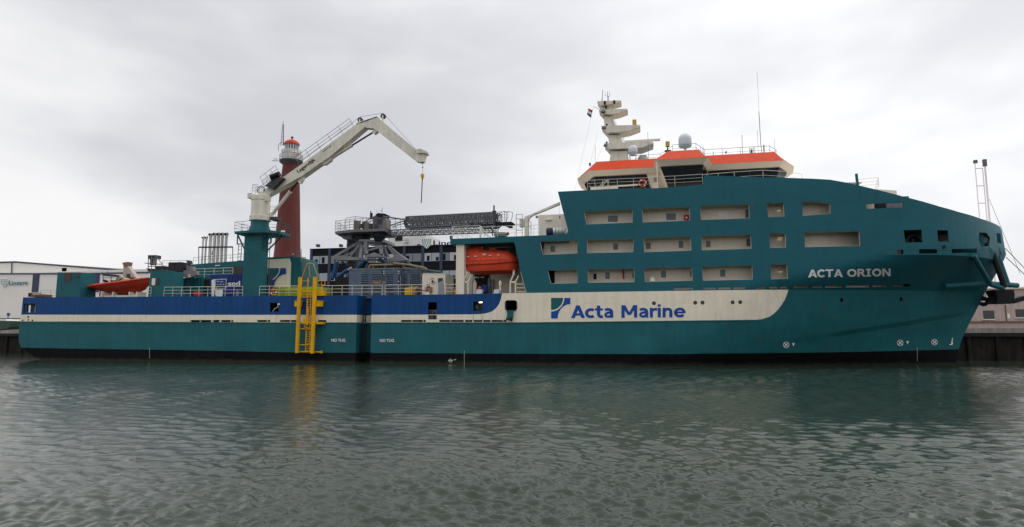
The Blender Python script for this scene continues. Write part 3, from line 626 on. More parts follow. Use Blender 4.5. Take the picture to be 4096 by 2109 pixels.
m = M(); m.prismz([(x+(.1 if x < 18 else -.1), y+.1) if y < 9 else (x+(.1 if x < 18 else -.1), y-.1) if y > 9 else (x+(.1 if x < 18 else -.1), y) for x, y in full(TP)], 22.24, 22.27); build('roof_deck', m, GREY, roof)
m = M(); m.loft([z3(FB,20.3), z3([(x+(.04 if i > 5 else -.0), y) for i, (x, y) in enumerate(EV)],20.79)]); build('fascia', m, BEIGE, roof)
inn = [(x+(.12 if x < 18 else -.12), y+.12) for x, y in GL]; inf = [(x+(.12 if x < 18 else -.12), y+.12) for x, y in FB]
m = M(); m.loft([z3([(x+(.45 if x < 18 else -.45), y+.45) for x, y in inn],17.5), z3(inn,18.35), z3(inf,20.29)]); wh = build('wheelhouse_wall', m, BEIGE, ship)
def pane(i, t0, t1, mat=GLASS, top=20.22, bot=17.8, name='wheelhouse_window'):
    a, b, c, d = [Vector((*q, 0)) for q in (FB[i], FB[i+1], GL[i], GL[i+1])]
    f = lambda u, w: ((a.lerp(b, u).lerp(c.lerp(d, u), (20.3-w)/2.0))[:2]+(w,))
    nrm = (b-a).cross(Vector((0,0,1))).normalized()*-.0
    mm = M(); q = [f(t0, bot), f(t1, bot), f(t1, top), f(t0, top)]; n = Vector((q[1][0]-q[0][0], q[1][1]-q[0][1], 0)).cross(Vector((0,0,1))).normalized()
    mm.add([Vector(p) for p in q]+[Vector(p)-n*.08 for p in q], [(0,1,2,3),(7,6,5,4),(0,4,5,1),(1,5,6,2),(2,6,7,3),(3,7,4,0)]); return build(name, mm, mat, wh, smooth=0)
def band(i, t0, t1):
    o = pane(i, t0, t1, TRIM, 20.24, 17.75, 'window_band'); o.data.transform(Matrix.Translation((0, .035, 0) if i not in (1, 5, 7, 8) else (.03 if i == 1 else -.03, .02, 0)))
band(1, 0, 1); band(2, 0, .815); band(4, 0, 1); band(5, .02, .98); band(6, .01, 1); band(7, 0, 1); band(8, 0, 1)
for k in range(4): pane(2, .01+k*.2, .20+k*.2)
for t in (0, .5): pane(1, .02+t, .48+t)
for t in (0, .5): pane(4, .01+t, .49+t)
pane(5, .04, .96)
for k in range(5): pane(6, .03+k*.194, .215+k*.194)
pane(7, .04, .47); pane(7, .52, .96); pane(8, .03, .47); pane(8, .52, .97)
mm = M(); mm.tp((2606,705,3.7),(2611,760,4.2),.05); mm.bp(2610,700,2634,765,4.0,.3); mm.bp(2616,712,2628,726,3.95,.06,1); build('bridge_wing_door', mm, [BEIGE, GLASSG], wh)
mm = M(); mm.tp((2626.5,648,.3),(2631,756,.3),.06); build('flag_staff_post', mm, RAILW, ship)
mm = M(); mm.pp([(2362,749),(2472,743),(2472,757),(2362,762)], .9, .06); build('liferaft_cradle_panel', mm, BEIGE, ship)
mm = M(); mm.pp([(2472,742),(2552,736),(2552,742),(2472,747)], 1.2, .06); build('bulwark_plate', mm, BEIGE, ship)
# railings round the bridge deck
m = M(); m.rail([P(2351,760,.25)+Vector((0,0,0)), P(2470,754,.25), P(2600,749,.25)], 1.0, 3, 1.5, .02)
m.rail([P(2600,749,.25), P(2700,745,.25), P(2811,738,.25)], 1.05, 3, 1.8, .02); build('bridge_deck_railing', m, RAILW, ship)
m = M(); a = P(2811,738,.25); m.rail([a, Vector((22.5,.3,18.1)), Vector((25.2,.35,18.15)), Vector((27.5,.8,18.0)), Vector((29.2,2.2,18.0))], 1.0, 2, 1.9, .022)
build('bridge_deck_railing', m, RAILW, ship)
m = M(); m.path([P(2395,750,.6), P(2418,724,.6), P(2432,722,.6), P(2432,748,.6)], .03, 5); m.path([P(2404,750,.3), P(2425,726,.3), P(2437,724,.3)], .03, 5)
build('bridge_stair', m, RAILW, ship)
m = M(); m.rail([(16.8,3.3,22.25),(19.2,3.3,22.25),(20.3,5.8,22.25),(24,5.8,22.25),(27,5.8,22.25),(28,7.5,22.25),(28.1,9,22.25)], .9, 2, 1.8, .025)
m.rail([(12.2,6,22.25),(15.6,6,22.25),(16.8,3.3,22.25)], .75, 2, 2.2, .022); build('roof_railing', m, RAILG, roof)
for a, b, r in [((3028,285,8),(3036,446,8),.012),((3035.6,446,8),(3043,576,8),.032),((3043,576,8),(3050,640,8),.03),((2591,529,6),(2594.5,632,6),.02),((2968,541,7),(2970,625,7),.025),((3029,520,9),(3034,625,9),.015),
                ((2381,582,6),(2380.6,650,6),.018),((3055,580,8),(3057,625,8),.06),((2812,590,7),(2813,625,7),.03),((3097,555,9),(3099,622,9),.015),((2853,607,6.5),(2853,622,6.5),.03),((2904,606,6.5),(2904,614,6.5),.08)]:
    mm = M(); mm.tp(a, b, r, 6); build('whip_antenna', mm, DGREY if r > .02 else RAILG, roof)
mm = M(); c0 = P(2998,594,7); c1 = P(3016,622,7); mm.path([(c0.x,7,c1.z),(c0.x,7,c0.z),(c1.x,7,c0.z),(c1.x,7,c1.z)], .03, 5); mm.bp(3003,598,3011,613,6.9,.3); build('antenna_rack', mm, RAILG, roof)
# radomes
def radome(cx, top, bot, r, y, foot, name='satellite_dome'):
    v = P(cx, top, y); zt = v.z; zb = P(cx, bot, y).z; h = zt-zb; x = v.x
    pr = [(r*math.sin(t), zt-r*(1-math.cos(t))) for t in [math.radians(5+17*k) for k in range(6)]]
    pr += [(r*1.0, zt-r*1.02), (r*1.01, zb+h*.16), (r*.93, zb+h*.10), (r*.4, zb+.02)]
    mm = M(); mm.lathe(x, y, pr[::-1], 24); o = build(name, mm, DOME, roof, smooth=40)
    mm = M(); mm.lathe(x, y, [(.12, foot), (.12, zb-.12), (r*.38, zb+.04)], 10); build('dome_stand', mm, RAILW, o); return o
radome(2739, 534, 594, .72, 7, 22.2); 
v = P(2531, 582, 6.5)
rd = M(); rd.lathe(v.x, 6.5, [(.05, v.z-1.25), (.28, v.z-1.2), (.5, v.z-.85), (.52, v.z-.5), (.48, v.z-.25), (.36, v.z-.08), (.15, v.z-.005), (.02, v.z)], 22); o = build('satellite_dome', rd, DOME, roof, smooth=40)
mm = M()
for k in range(4): t = k*1.57+.7; mm.tube((v.x+.62*math.cos(t), 6.5+.62*math.sin(t), v.z-.6), (v.x+.3*math.cos(t), 6.5+.3*math.sin(t), 22.2), .03, 5)
mm.path([(v.x+.6*math.cos(t), 6.5+.6*math.sin(t), v.z-.85) for t in [k*.5236 for k in range(13)]], .03, 5); build('dome_stand', mm, RAILW, o)
v = P(2572, 616, 9); rd = M(); rd.lathe(v.x, 9.5, [(.6, 22.2), (.62, v.z-.35), (.45, v.z-.1), (.1, v.z)], 18); build('satellite_dome', rd, DOME, roof, smooth=40)
# floodlights
def flood(px0, py0, px1, py1, y, foot, par):
    mm = M(); mm.bp(px0, py0, px1, py1, y, .3); o = build('floodlight', mm, AMBER, par)
    c = P((px0+px1)/2, py1, y+.15); f = P((px0+px1)/2, foot, y+.15); mm = M(); mm.tube(c, f, .07, 6); mm.box(c.x-.32, y, f.z-.02, c.x+.32, y+.4, f.z+.12); build('floodlight_stand', mm, DGREY, o)
# radar mast
m = M(); Y0 = 8.3
m.pp([(2438,645),(2440,630),(2445,612),(2438,606),(2509,604),(2516,642)], Y0-.2, 1.8)
m.pp([(2437,588),(2432,541),(2479.5,540),(2497.5,584)], Y0, 1.4)
m.pp([(2419,518),(2414,466),(2449,467),(2466,516)], Y0+.1, 1.2)
m.pp([(2410,452),(2404,431),(2426,428),(2438,449)], Y0+.15, 1.0)
mast = build('radar_mast', m, CRANEP, ship)
for pl in ([(2419,587),(2609,580.5),(2614,585.6),(2568,603.6),(2509,606.5),(2445,609),(2437,606)],[(2407.7,516.4),(2558,512.2),(2561.6,517.7),(2519,534),(2480,541),(2432,543)],
           [(2397.4,451),(2506.4,446.7),(2511.5,450),(2478,462.6),(2452,468),(2412,467)],[(2391,416.4),(2483,413),(2486,417.7),(2458,425.4),(2432,429),(2405,433)]):
    w = (pl[1][0]-pl[0][0])/190; n = len(pl); c = [P(a, b, Y0+.7) for a, b in pl]
    r0 = [(p.x, p.y-.75*w-.55, p.z) for p in c]; r1 = [(p.x, p.y+.75*w+.55, p.z) for p in c]
    mm = M(); mm.add(r0+r1, [tuple(range(n)), tuple(range(2*n-1, n-1, -1))]+[(i, i+n, (i+1) % n+n, (i+1) % n) for i in range(n)]); build('mast_platform', mm, CRANEP, mast)
mm = M()
for dx in (0, 5): mm.path([P(2447+dx,469,Y0-.1), P(2468+dx,514,Y0-.1)], .035, 5); mm.path([P(2484+dx,541,Y0-.1), P(2500+dx,584,Y0-.1)], .035, 5); mm.path([P(2436+dx,431,Y0-.1), P(2446+dx,447,Y0-.1)], .03, 5)
build('mast_ladder', mm, RAILW, mast)
v = P(2571, 581, 8.4); mm = M(); mm.lathe(v.x, 8.4, [(.28, v.z-.05), (.25, v.z+.3), (.16, v.z+.36)], 12); sc = build('radar_turning_unit', mm, RAILW, mast)
mm = M(); a = P(2500,559,8.2); b = P(2641,560,8.2); mm.box(a.x, 8.15, v.z+.38, b.x, 8.45, v.z+.60); mm.box(v.x-.5, 8.1, v.z+.34, v.x+.5, 8.5, v.z+.4); build('radar_scanner', mm, RAILW, sc)
flood(2529.5, 479, 2546, 498.5, 8, 511, mast); flood(2662, 566, 2679, 585.6, 4.2, 606, roof)
for px, py, hh in [(2419,406,12),(2457,404,12),(2427,498,11),(2427,570,13),(2424,424,10),(2360,652,9)]:
    v = P(px, py+7, 8); mm = M(); mm.lathe(v.x, 8, [(.1, v.z-.15), (.12, v.z), (.09, v.z+.05), (.12, v.z+.12), (.11, v.z+hh*.022)], 8); build('navigation_light', mm, BLACK, mast if px > 2370 else roof)
for px, py in [(2416,514),(2412,449),(2424,584)]:
    v = P(px, py, 7.9); mm = M(); mm.lathe(v.x, 7.9, [(.28, v.z-.05), (.3, v.z+.05), (.22, v.z+.22), (.06, v.z+.3)], 10); build('horn_loudspeaker', mm, MGREY, mast)
for a, b, r in [((2411,360,8.5),(2409,395,8.5),.035),((2409,395,8.5),(2406,416,8.5),.11),((2421,371,8.5),(2421,384,8.5),.02),((2430,366,8.5),(2431,414,8.5),.03),((2439,366,8.5),(2439,386,8.5),.02),((2434,384,8.5),(2434.5,414,8.5),.03),((2421,384,8.5),(2439,386,8.5),.02),((2446,480,8.5),(2446,480,9),.02)]:
    mm = M(); mm.tp(a, b, r); build('mast_aerial', mm, RAILG if r < .1 else RAILW, mast)
mm = M(); mm.tp((2373,426.7,8.5),(2405,440,8.5),.02); build('flag_gaff', mm, RAILG, mast)
for a, b in [((2373,427,8.5),(2299,764,1.5)),((2393,520,8.5),(2362,650,6)),((2410,585,8.8),(2390,640,7))]:
    mm = M(); mm.tp(a, b, .008, 4); build('halyard', mm, DGREY, mast)
# flag
q = [P(2353,434,8.5), P(2371,442,8.5), P(2364,473,8.5), P(2347.5,458,8.5)]; mm = M(); NX, NZ = 8, 9
for j in range(NZ+1):
    for i in range(NX+1):
        u, w = i/NX, j/NZ; p = q[1].lerp(q[0], u).lerp(q[2].lerp(q[3], u), w); p.y += .12*math.sin(u*7+w*2)*u; p.z += .03*math.sin(u*9); mm.v.append(tuple(p))
for j in range(NZ):
    for i in range(NX): k = j*(NX+1)+i; mm.f.append((k, k+1, k+NX+2, k+NX+1)); mm.m.append(j//3)
solo('flag', mm, [plain('flag_red', (.45,.012,.02), .7), plain('flag_white', (.75,.75,.75), .7), plain('flag_blue', (.012,.03,.2), .7)], 'small red white and blue striped flag flying behind the radar mast', 'flag', smooth=60)

# ================================================================ lifeboat bay and upper deck aft of the tower
m = M(); xa = P(1801,960,0).x; xb = P(2268,940,0).x
m.prismz([(xa+.02,.2),(xb,.2),(xb,17.8),(xa+.02,17.8)], 12.67, 13.25); build('boat_deck_slab', m, TEALU, ship)
m = M(); m.bp(1825,978,1855,1180,.25,.9); m.bp(1825,978,1855,1180,14,.9); build('deck_pillar', m, BEIGE, ship)
m = M(); a = P(1860,1000,5.5); b = P(2140,1180,5.5); m.box(a.x+.2, 5.5, 7.15, 4.7, 6, 12.66); bayw = build('bay_bulkhead', m, BEIGE, ship)
m = M(); m.bp(1893,1096,1958,1178,5.45,.04); dd = build('workshop_opening', m, BLACK, bayw)
m = M(); [m.bp(a, 1108, a+w, 1111.5, 5.4, .03) for a, w in ((1899,11),(1923,14),(1912,4))]; build('lit_strip', m, MWHITE, dd)
m = M(); [m.bp(a, 1118, b, 1178, 5.3, .14) for a, b in ((1960,1964),(1972,1975))]; build('bulkhead_pipe', m, GREY, bayw)
m = M(); m.bp(1883,1118,1888,1178,4.6,.2); m.bp(1894,1104,1898,1170,4,.15); build('stanchion', m, BEIGE, ship)
# davits
def davit(xs, name='davit'):
    mm = M(); (x0, x1) = xs
    mm.path([P(x0+14,1097,.5), P(x0,1129,.5), P(x0,1180,.5)], .09, 6); mm.path([P(x1+12,1103,.5), P(x1-1,1129,.5), P(x1-1,1180,.5)], .09, 6); mm.tp((x0,1130,.5),(x1,1130,.5),.11,6)
    mm.path([P(x0+14,1097,.5), P(x0+18,1040,4.4), P(x0+6,990,4.8)], .12, 6); return build(name, mm, RAILW, ship)
davit((1853,1873)); davit((2041,2063))
mm = M(); mm.path([P(2083,1087,.4), P(2093,1125,.4), P(2104,1165,.4), P(2104,1172,.4)], .06, 6); mm.tp((2063,1137,.4),(2099,1137,.4),.05); mm.tp((2066,1152,.4),(2101,1152,.4),.04); mm.tp((2070,1167,.4),(2105,1168,.4),.04)
build('bay_railing', mm, RAILW, ship)
for a, b in [((1904,1158),(1929,1178)),((1974,1158),(1998,1178))]:
    mm = M(); mm.pp([(a[0]+3,a[1]),(b[0],a[1]),(b[0]-3,b[1]),(a[0]-2,b[1])], .9, .7)
    solo('locker', mm, DOME, 'pale grey sloping locker below the lifeboat, '+('left one beside the blue drum' if a[0] < 1950 else 'right one nearer the bow'), 'locker', 'pale lockers under the lifeboat')
v = P(1939, 1178, 2); mm = M(); mm.lathe(v.x, 2, [(.33, v.z+.2), (.36, v.z+.25), (.36, v.z+1.0), (.33, v.z+1.05)], 16); solo('drum', mm, SEDB, 'dark blue plastic drum under the lifeboat', 'drum')
v = P(1917.5, 1151, 1.5); mm = M(); mm.disc(v, .17, .22, 16); solo('buoy_light', mm, plain('signal_red', (.8,.03,.015), .4), 'round bright red float beside the blue drum', 'float')
v = P(1900, 1160, 2.4); mm = M(); mm.lathe(v.x, 2.4, [(.2, 7.3), (.2, 8.6), (.12, 8.8), (.05, 8.95)], 12); solo('gas_bottle', mm, MWHITE, 'white gas bottle standing left of the red float', 'gas bottle')
v = P(2001, 1170, 1.4); mm = M(); mm.lathe(v.x, 1.4, [(.1, 7.3), (.1, 8.2), (.16, 8.3), (.17, 8.6), (.08, 8.8)], 10); solo('vent_pipe', mm, BEIGE, 'short cream vent pipe right of the pale lockers', 'vent')
v = P(1957, 1172, 3.0); mm = M(); mm.lathe(v.x, 3, [(.28, 7.3), (.3, 8.0), (.18, 8.2), (.16, 9.2), (.06, 9.3)], 10); solo('pump', mm, MGREY, 'dark pump with upright pipe behind the blue drum', 'pump')
# lifeboat
lb = thing('lifeboat', 'enclosed orange lifeboat hanging under the teal deck slab', 'lifeboat', P(1970,1100,2.1))
def hull_loft(name, secs, mat, par, yc, smooth=40):
    rings = []
    for px, prof in secs:                                     # prof: list of (py, half breadth)
        r = [P(px, py, yc) for py, hb in prof]; left = [(v.x, yc-hb, v.z) for v, (py, hb) in zip(r, prof)]; right = [(v.x, yc+hb, v.z) for v, (py, hb) in zip(r, prof)][::-1]; rings.append(left+right)
    mm = M(); mm.loft(rings); return build(name, mm, mat, par, smooth=smooth)
hs_ = [(1868,1078,.9,1062),(1884,1096,1.25,1064),(1910,1100,1.45,1063),(1950,1100,1.55,1062),(2000,1098,1.5,1059),(2035,1098,1.4,1055),(2058,1096,1.15,1052),(2069,1090,.6,1050),(2073,1078,.15,1049)]
hull_loft('hull', [(x, [(g, hb), (g+6, hb*1.0), ((g+k)/2+8, hb*.85), (k-4, hb*.4), (k, .04)]) for x, k, hb, g in hs_], ORANGEB, lb, 2.1)
hull_loft('canopy', [(x, [(tp, hb*.35), (tp+5, hb*.65), (tp+18, hb*.9), (g-12, hb*.97), (g+1, hb*.98)]) for x, tp, hb, g in
   [(1876,992,1.2,1063),(1884,990,1.3,1063),(1925,992,1.4,1062),(1932,998,1.42,1062),(1945,1002,1.45,1061),(2010,1003,1.42,1058),(2030,1006,1.38,1056),(2050,1014,1.2,1053),(2063,1026,.85,1051),(2070,1038,.4,1050)]], ORANGEB, lb, 2.1)
mm = M(); g_ = [P(x, g+1, 2.1)+Vector((0,-hb-.03,0)) for x, k, hb, g in hs_]; mm.path(g_, .09, 6); build('rubbing_band', mm, REDB, lb)
mm = M(); mm.pp([(1854,1056),(1872,1054),(1872,1082),(1856,1078)], 1.5, 1.2); build('stern_casing', mm, REDB, lb)
mm = M(); mm.bp(1883,987,1932,1000,1.6,1.0); mm.bp(1958,994,1982,1004,1.7,.8); build('conning_hatch', mm, ORANGEB, lb)
mm = M(); pts = []
for k in range(9):
    for j in range(5): u = k+j/4; px = 1885+u*18; pts.append(P(px, 1049-u*.8+5*math.sin(math.pi*j/4), 2.1)+Vector((0,-1.52,0)))
mm.path(pts, .022, 4); build('grab_line', mm, BLACK, lb)
for a, b, yy in [(1882,1892,1034),(1910,1922,1032),(1943,1956,1027),(1944,1955,1024),(1968,1978,1029),(2001,2011,1027)]: mm = M(); c = P(a, yy, 2.1); d = P(b, yy, 2.1); mm.box(c.x, .62, c.z-.03, d.x, .66, c.z+.03); build('reflective_strip', mm, MWHITE, lb)
mm = M(); mm.tube(P(1895,990,2.1), P(1895,975,2.1), .05); mm.tube(P(2040,1016,2.1), P(2040,975,2.1), .05); build('hoist_wire', mm, DGREY, lb)
mm = M(); mm.bp(1955,980,2050,988,3,.5); mm.bp(2035,980,2062,1030,3.6,.3,1); mm.bp(1880,972,2060,978,3.0,1.0,1); build('davit_beam', mm, [BEIGE, DGREY], ship)
# upper deck railing, crane, rafts, deck house
m = M(); m.rail([P(1808,956,.15), P(1920,952,.15)], 1.35, 4, 1.6, .025); m.rail([P(1920,952,.15), P(2060,946,.15), P(2135,944,.15), P(2155,943,.15)], 1.15, 3, 2.3, .022); m.rail([P(1808,956,.15), P(1808,956,.15)+Vector((0,8,0))], 1.35, 3, 2.2, .022); build('boat_deck_railing', m, RAILW, ship)
m = M(); m.box(2.0, 5, 13.25, 6.6, 14, 16.45); m.box(6.3, 1.5, 13.25, 9, 16, 17.4); dh = build('deck_house', m, BEIGE, ship)
m = M(); m.bp(2180,877,2206,880,4.8,.15); build('deck_house_light', m, MWHITE, dh); m = M(); c = P(2147,868,4.9); m.disc(c, .15, .15, 12); build('vent_mushroom', m, MGREY, dh)
dc = thing('provision_crane', 'small cream deck crane with raised boom on the boat deck beside the teal tower', 'crane', P(2107,945,1.2))
m = M(); m.pp([(2098,868),(2113,866),(2113,944),(2098,944)], .9, .55); build('post', m, CRANEP, dc)
m = M(); m.pp([(2097,868),(2112,862),(2232,811),(2238,808),(2239,818),(2150,854),(2128,863),(2118,872),(2113,884),(2098,884)], .95, .42); build('boom', m, CRANEP, dc)
m = M(); m.bp(2078,876,2095,907,.9,.5); build('control_cabinet', m, CRANEP, dc)
m = M(); m.tp((2236,818,1.15),(2239,880,1.15),.012,4); m.tp((2239,866,1.15),(2239.5,873,1.15),.07,6); build('hoist_wire', m, DGREY, dc)
m = M()
for a in [(2065,858),(2089,858)]: m.tube(P(a[0],946,.7), P(a[0],858,.7), .03, 5)
for yy in (858,876,898,922): m.tp((2065,yy,.7),(2089,yy,.7),.025,5)
m.path([P(2113,880,.8), P(2124,890,.8), P(2124,945,.8)], .03, 5); m.path([P(2113,900,.8), P(2124,912,.8)], .03, 5); build('ladder_cage', m, RAILG, dc)
lr = thing('life_raft', 'white cylindrical life raft canister lying beside the slanted teal tower edge', 'life raft', P(2237,938,.9))
m = M(); a = P(2212,925,1.0); b = P(2262,924,1.0); m.loft([[(x, 1+rr*math.cos(t), a.z+rr*math.sin(t)) for t in [k*math.pi/8 for k in range(16)]] for x, rr in [(a.x,.2),(a.x+.04,.32),(a.x+.6,.36),(b.x-.6,.36),(b.x-.06,.33),(b.x,.2)]]); build('canister', m, DOME, lr, smooth=40)
for t in (.25,.5,.75): mm = M(); c = a.lerp(b, t); mm.loft([[(x, 1+.375*math.cos(q), a.z+.375*math.sin(q)) for q in [k*math.pi/8 for k in range(16)]] for x in (c.x-.03, c.x+.03)]); build('strap', mm, GREY, lr)
m = M(); m.bp(2190,936,2258,941,.8,.4); build('cradle', m, RAILG, lr)
m = M(); a = P(2186,926,1.0); b = P(2212,925,1.0); m.loft([[(x, 1+rr*math.cos(t), a.z+rr*math.sin(t)-.05) for t in [k*math.pi/8 for k in range(16)]] for x, rr in [(a.x,.3),(a.x+.06,.42),(b.x-.1,.42),(b.x-.02,.3)]]); m.bp(2185,925,2212,941,.8,.5)
solo('life_raft', m, plain('navy_cover', (.012,.02,.05), .7), 'navy covered canister beside the white life raft', 'life raft', smooth=40)
m = M(); m.bp(1976,930,2020,944,1.0,1.2); m.bp(1974,934,2022,936,.97,.02); solo('deck_box', m, GREY, 'low grey deck box behind the boat deck railing', 'deck box')
m = M(); m.bp(2026,929,2034,941,1.2,.2); m.bp(2023,934,2037,936,1.15,.2); solo('valve_unit', m, REDB, 'small red and white valve unit on the boat deck', 'valve')
m = M(); m.bp(1799,943,1808,957,.3,.3); build('deck_edge_lamp', m, DGREY, ship)
m = M(); m.tp((1922,905,2),(1922,950,2),.12,8); m.path([P(1922,925,2), P(1952,927,2), P(1950,948,2)], .04, 5); m.path([P(1935,948,2), P(1948,928,2)], .05, 5); m.path([P(1922,928,2), P(1962,948,2)], .05, 5); solo('gangway_rest', m, RAILW, 'cream support frame on the boat deck that carries the gangway tip', 'support frame')

# ================================================================ aft deck railings
m = M(); f = lambda px, py=1186: P(px, py, .12)
m.rail([f(585,1187), f(603,1187)], 1.1, 3, 1.2, .026); build('aft_deck_railing', m, RAILW, ship)
for x0, x1 in ((655,970),(1037,1195),(1288,1528),(1540,1700),(1782,1825)):
    n = max(1, round((x1-x0)/120)); m = M(); m.rail([f(x0+(x1-x0)*k/n, 1187.5-(x0+(x1-x0)*k/n-600)*.006) for k in range(n+1)], 1.12, 3, 1.35, .03); build('aft_deck_railing', m, RAILW, ship)
m = M(); m.rail([f(100,1189)+Vector((0,2,0)), f(225,1189)+Vector((0,2,0))], 1.0, 3, 1.6, .02); m.rail([f(342,1188)+Vector((0,3,0)), f(420,1188)+Vector((0,3,0))], 1.0, 3, 1.6, .02); build('aft_deck_railing', m, RAILG, ship)

# ================================================================ aft deck: teal houses
def wall_house(pts, Y, dep, name='deck_locker_house', mat=TEAL): mm = M(); mm.pp(pts, Y, dep); return build(name, mm, mat, ship)
h1 = wall_house([(230,1090),(321,1090),(321,1189),(222,1189)], .25, 2.2)
m = M(); m.bp(259,1091,283,1125,.2,.05); build('brown_shutter', m, paint('brown_panel', (.09,.06,.05), .7), h1); m = M(); m.bp(305,1092,319,1112,.2,.05); build('recess_panel', m, DGREY, h1)
m = M(); m.bp(303,1092,330,1189,.9,.2); build('side_rib', m, TEAL, h1)
h2 = wall_house([(601,1092),(603,1086),(652,1080),(690,1086),(690,1166),(712,1166),(712,1187),(592,1187)], .25, 1.8)
m = M(); m.bp(608,1114,622,1141,.2,.05); m.bp(622,1114,634,1141,.2,.05,1); build('house_window', m, [BEIGE, DGREY], h2)
h3 = wall_house([(690,1112),(845,1112),(845,1187),(690,1187)], 4.2, 5)
m = M(); m.bp(817,1118,842,1178,4.1,.09); build('dark_doorway', m, BLACK, h3)
for px in (730,765,792): m = M(); m.bp(px,1114,px+3,1187,4.1,.09); build('wall_rib', m, TEALU, h3)
h4 = wall_house([(744,1060),(758,1059),(963,1043),(1050,1038),(1050,1190),(744,1190)], 8, 6, 'engine_casing')
m = M(); m.pp([(918,1065),(970,1066),(970,1096),(922,1096)], 7.9, .09); build('louvre_panel', m, DGREY, h4)
m = M(); m.bp(860,1061,878,1064,7.8,.15); build('casing_lamp', m, MWHITE, h4)
m = M(); m.rail([P(780,1112,5), P(930,1108,5)], 1.15, 3, 1.4, .03); build('casing_railing', m, RAILW, ship)
m = M(); m.rail([P(772,1053,9), P(960,1040,9), P(975,1039,9)], .75, 2, 1.5, .025); build('casing_railing', m, RAILG, ship)
m = M(); m.pp([(745,1041),(757,1042),(762,1056),(748,1056)], 8.2, .5); build('casing_floodlight', m, DGREY, ship)
m = M(); m.pp([(603,1085),(652,1076),(786,1084),(790,1100),(760,1112),(735,1110),(722,1096),(660,1092)], 3.0, .4); m.pp([(745,1062),(770,1066),(775,1085),(745,1085)], 3.2, .5); build('hose_cradle', m, paint('grey_beige_steel', (.22,.20,.19), .6), ship)
for a, b, c, d in [(691,1099,726,1104),(752,1099,762,1102),(752,1104,762,1109)]: m = M(); m.bp(a, b, c, d, 2.9, .08); build('cradle_light', m, RAILW, ship)
# machinery platform and black boxes above the second house
m = M()
for px in (593,606,621): m.tube(P(px,1086,2.2), P(px,1022,2.2), .05, 5)
for a in [((580,1053),(650,1058)),((593,1022),(625,1024)),((593,1066),(648,1066)),((585,1075),(600,1075)),((625,1026),(648,1056)),((593,1036),(621,1036))]: m.tp((*a[0],2.2),(*a[1],2.2),.05,5)
m.rail([P(648,1080,3), P(748,1080,3)], 1.15, 4, 1.2, .025)
build('winch_platform_frame', m, RAILG, ship)
for w in [(593,1021,620,1034),(623,1064,650,1085),(590,1076,622,1085)]: m = M(); m.bp(*w, 2.4, 1.0); build('winch_unit', m, DGREY, ship)
m = M(); m.bp(600,1034,607,1060,2.3,.4); m.bp(612,1034,617,1060,2.3,.4); build('winch_leg', m, GREY, ship)
m = M(); m.bp(674,1050,724,1084,2.6,1.6); m.bp(697,1052,699,1083,2.57,.02); solo('tank_box', m, plain('black_cover', (.01,.008,.012), .7), 'large black covered box standing above the second teal house', 'covered box')
# exhaust stacks
for px, top_, r in [(810.5,946,.125),(822.7,946,.125),(840,934,.2),(856.4,932,.21),(871.7,932,.2),(887,932,.2),(903,932,.2)]:
    x = P(px, 1000, 10).x; z0 = P(px, 1058, 10).z; zt = P(px, top_, 10).z; m = M(); pts = [(x, 10, z0), (x, 10, zt-.7)]+[(x+.18*(k/5)**2*(1 if r > .12 else .6), 10+.0, zt-.7+.14*k) for k in range(1, 6)]
    m.path([Vector(p) for p in pts], r, 12); o = build('exhaust_pipe', m, STEEL, ship, smooth=50)
    m = M(); m.tube((x-.02, 10-r*.4, zt-.28), (x-.1, 10-r*1.35, zt-.12), r*.78, 10); build('pipe_mouth', m, BLACK, o)
m = M()
for px in (795,931): m.tp((px,1060,9.3),(px,988,9.3),.05,6)
for yy in (988,991): m.tp((795,yy,9.3),(931,yy-1,9.3),.05,6)
m.tp((847,1020,9.3),(851,1000,9.3),.04); build('exhaust_frame', m, BLACK, ship)
# funnel house with emblem
m = M(); m.pp([(1050,1034),(1064,1030),(1165,1026),(1200,1030),(1206,1052),(1210,1187),(1050,1190)], 5, 4); fh = build('funnel_house', m, TEAL, ship)
m = M(); m.pp([(1050,1040),(1158,1034),(1164,1054),(1161,1150),(1050,1152)], 4.95, .045); build('cream_panel', m, WHITE, fh)
mm_fn = lambda a, b: P(a, b, 4.9)
logo(mm_fn, 1070, 1073, 74, 80, fh)
m = M(); m.pp([(1203,1048),(1206,1187),(1206,1187),(1190,1187),(1196,1040)], 4.9, .08); build('corner_rib', m, TEALU, fh)
m = M()
for a in [((1195,1030),(1222,1030)),((1196,998),(1206,998)),((1196,1010),(1206,1012))]: m.tp((*a[0],5),(*a[1],5),.035,5)
for px, y0, y1 in ((1188,1000,1030),(1194,998,1030),(1205,1000,1030),(1222,1030,1110),(1212,1030,1110),(1216,1030,1110)): m.tp((px,y0,5),(px,y1,5),.035,5)
for yy in range(1040,1110,10): m.tp((1212,yy,5),(1222,yy,5),.02,4)
build('funnel_ladder', m, RAILG, fh)
m = M(); m.tp((1166,1020,5.2),(1166,1027,5.2),.05); m.disc(P(1166,1018,5), .17, .25, 12); build('funnel_floodlight', m, GREY, fh)
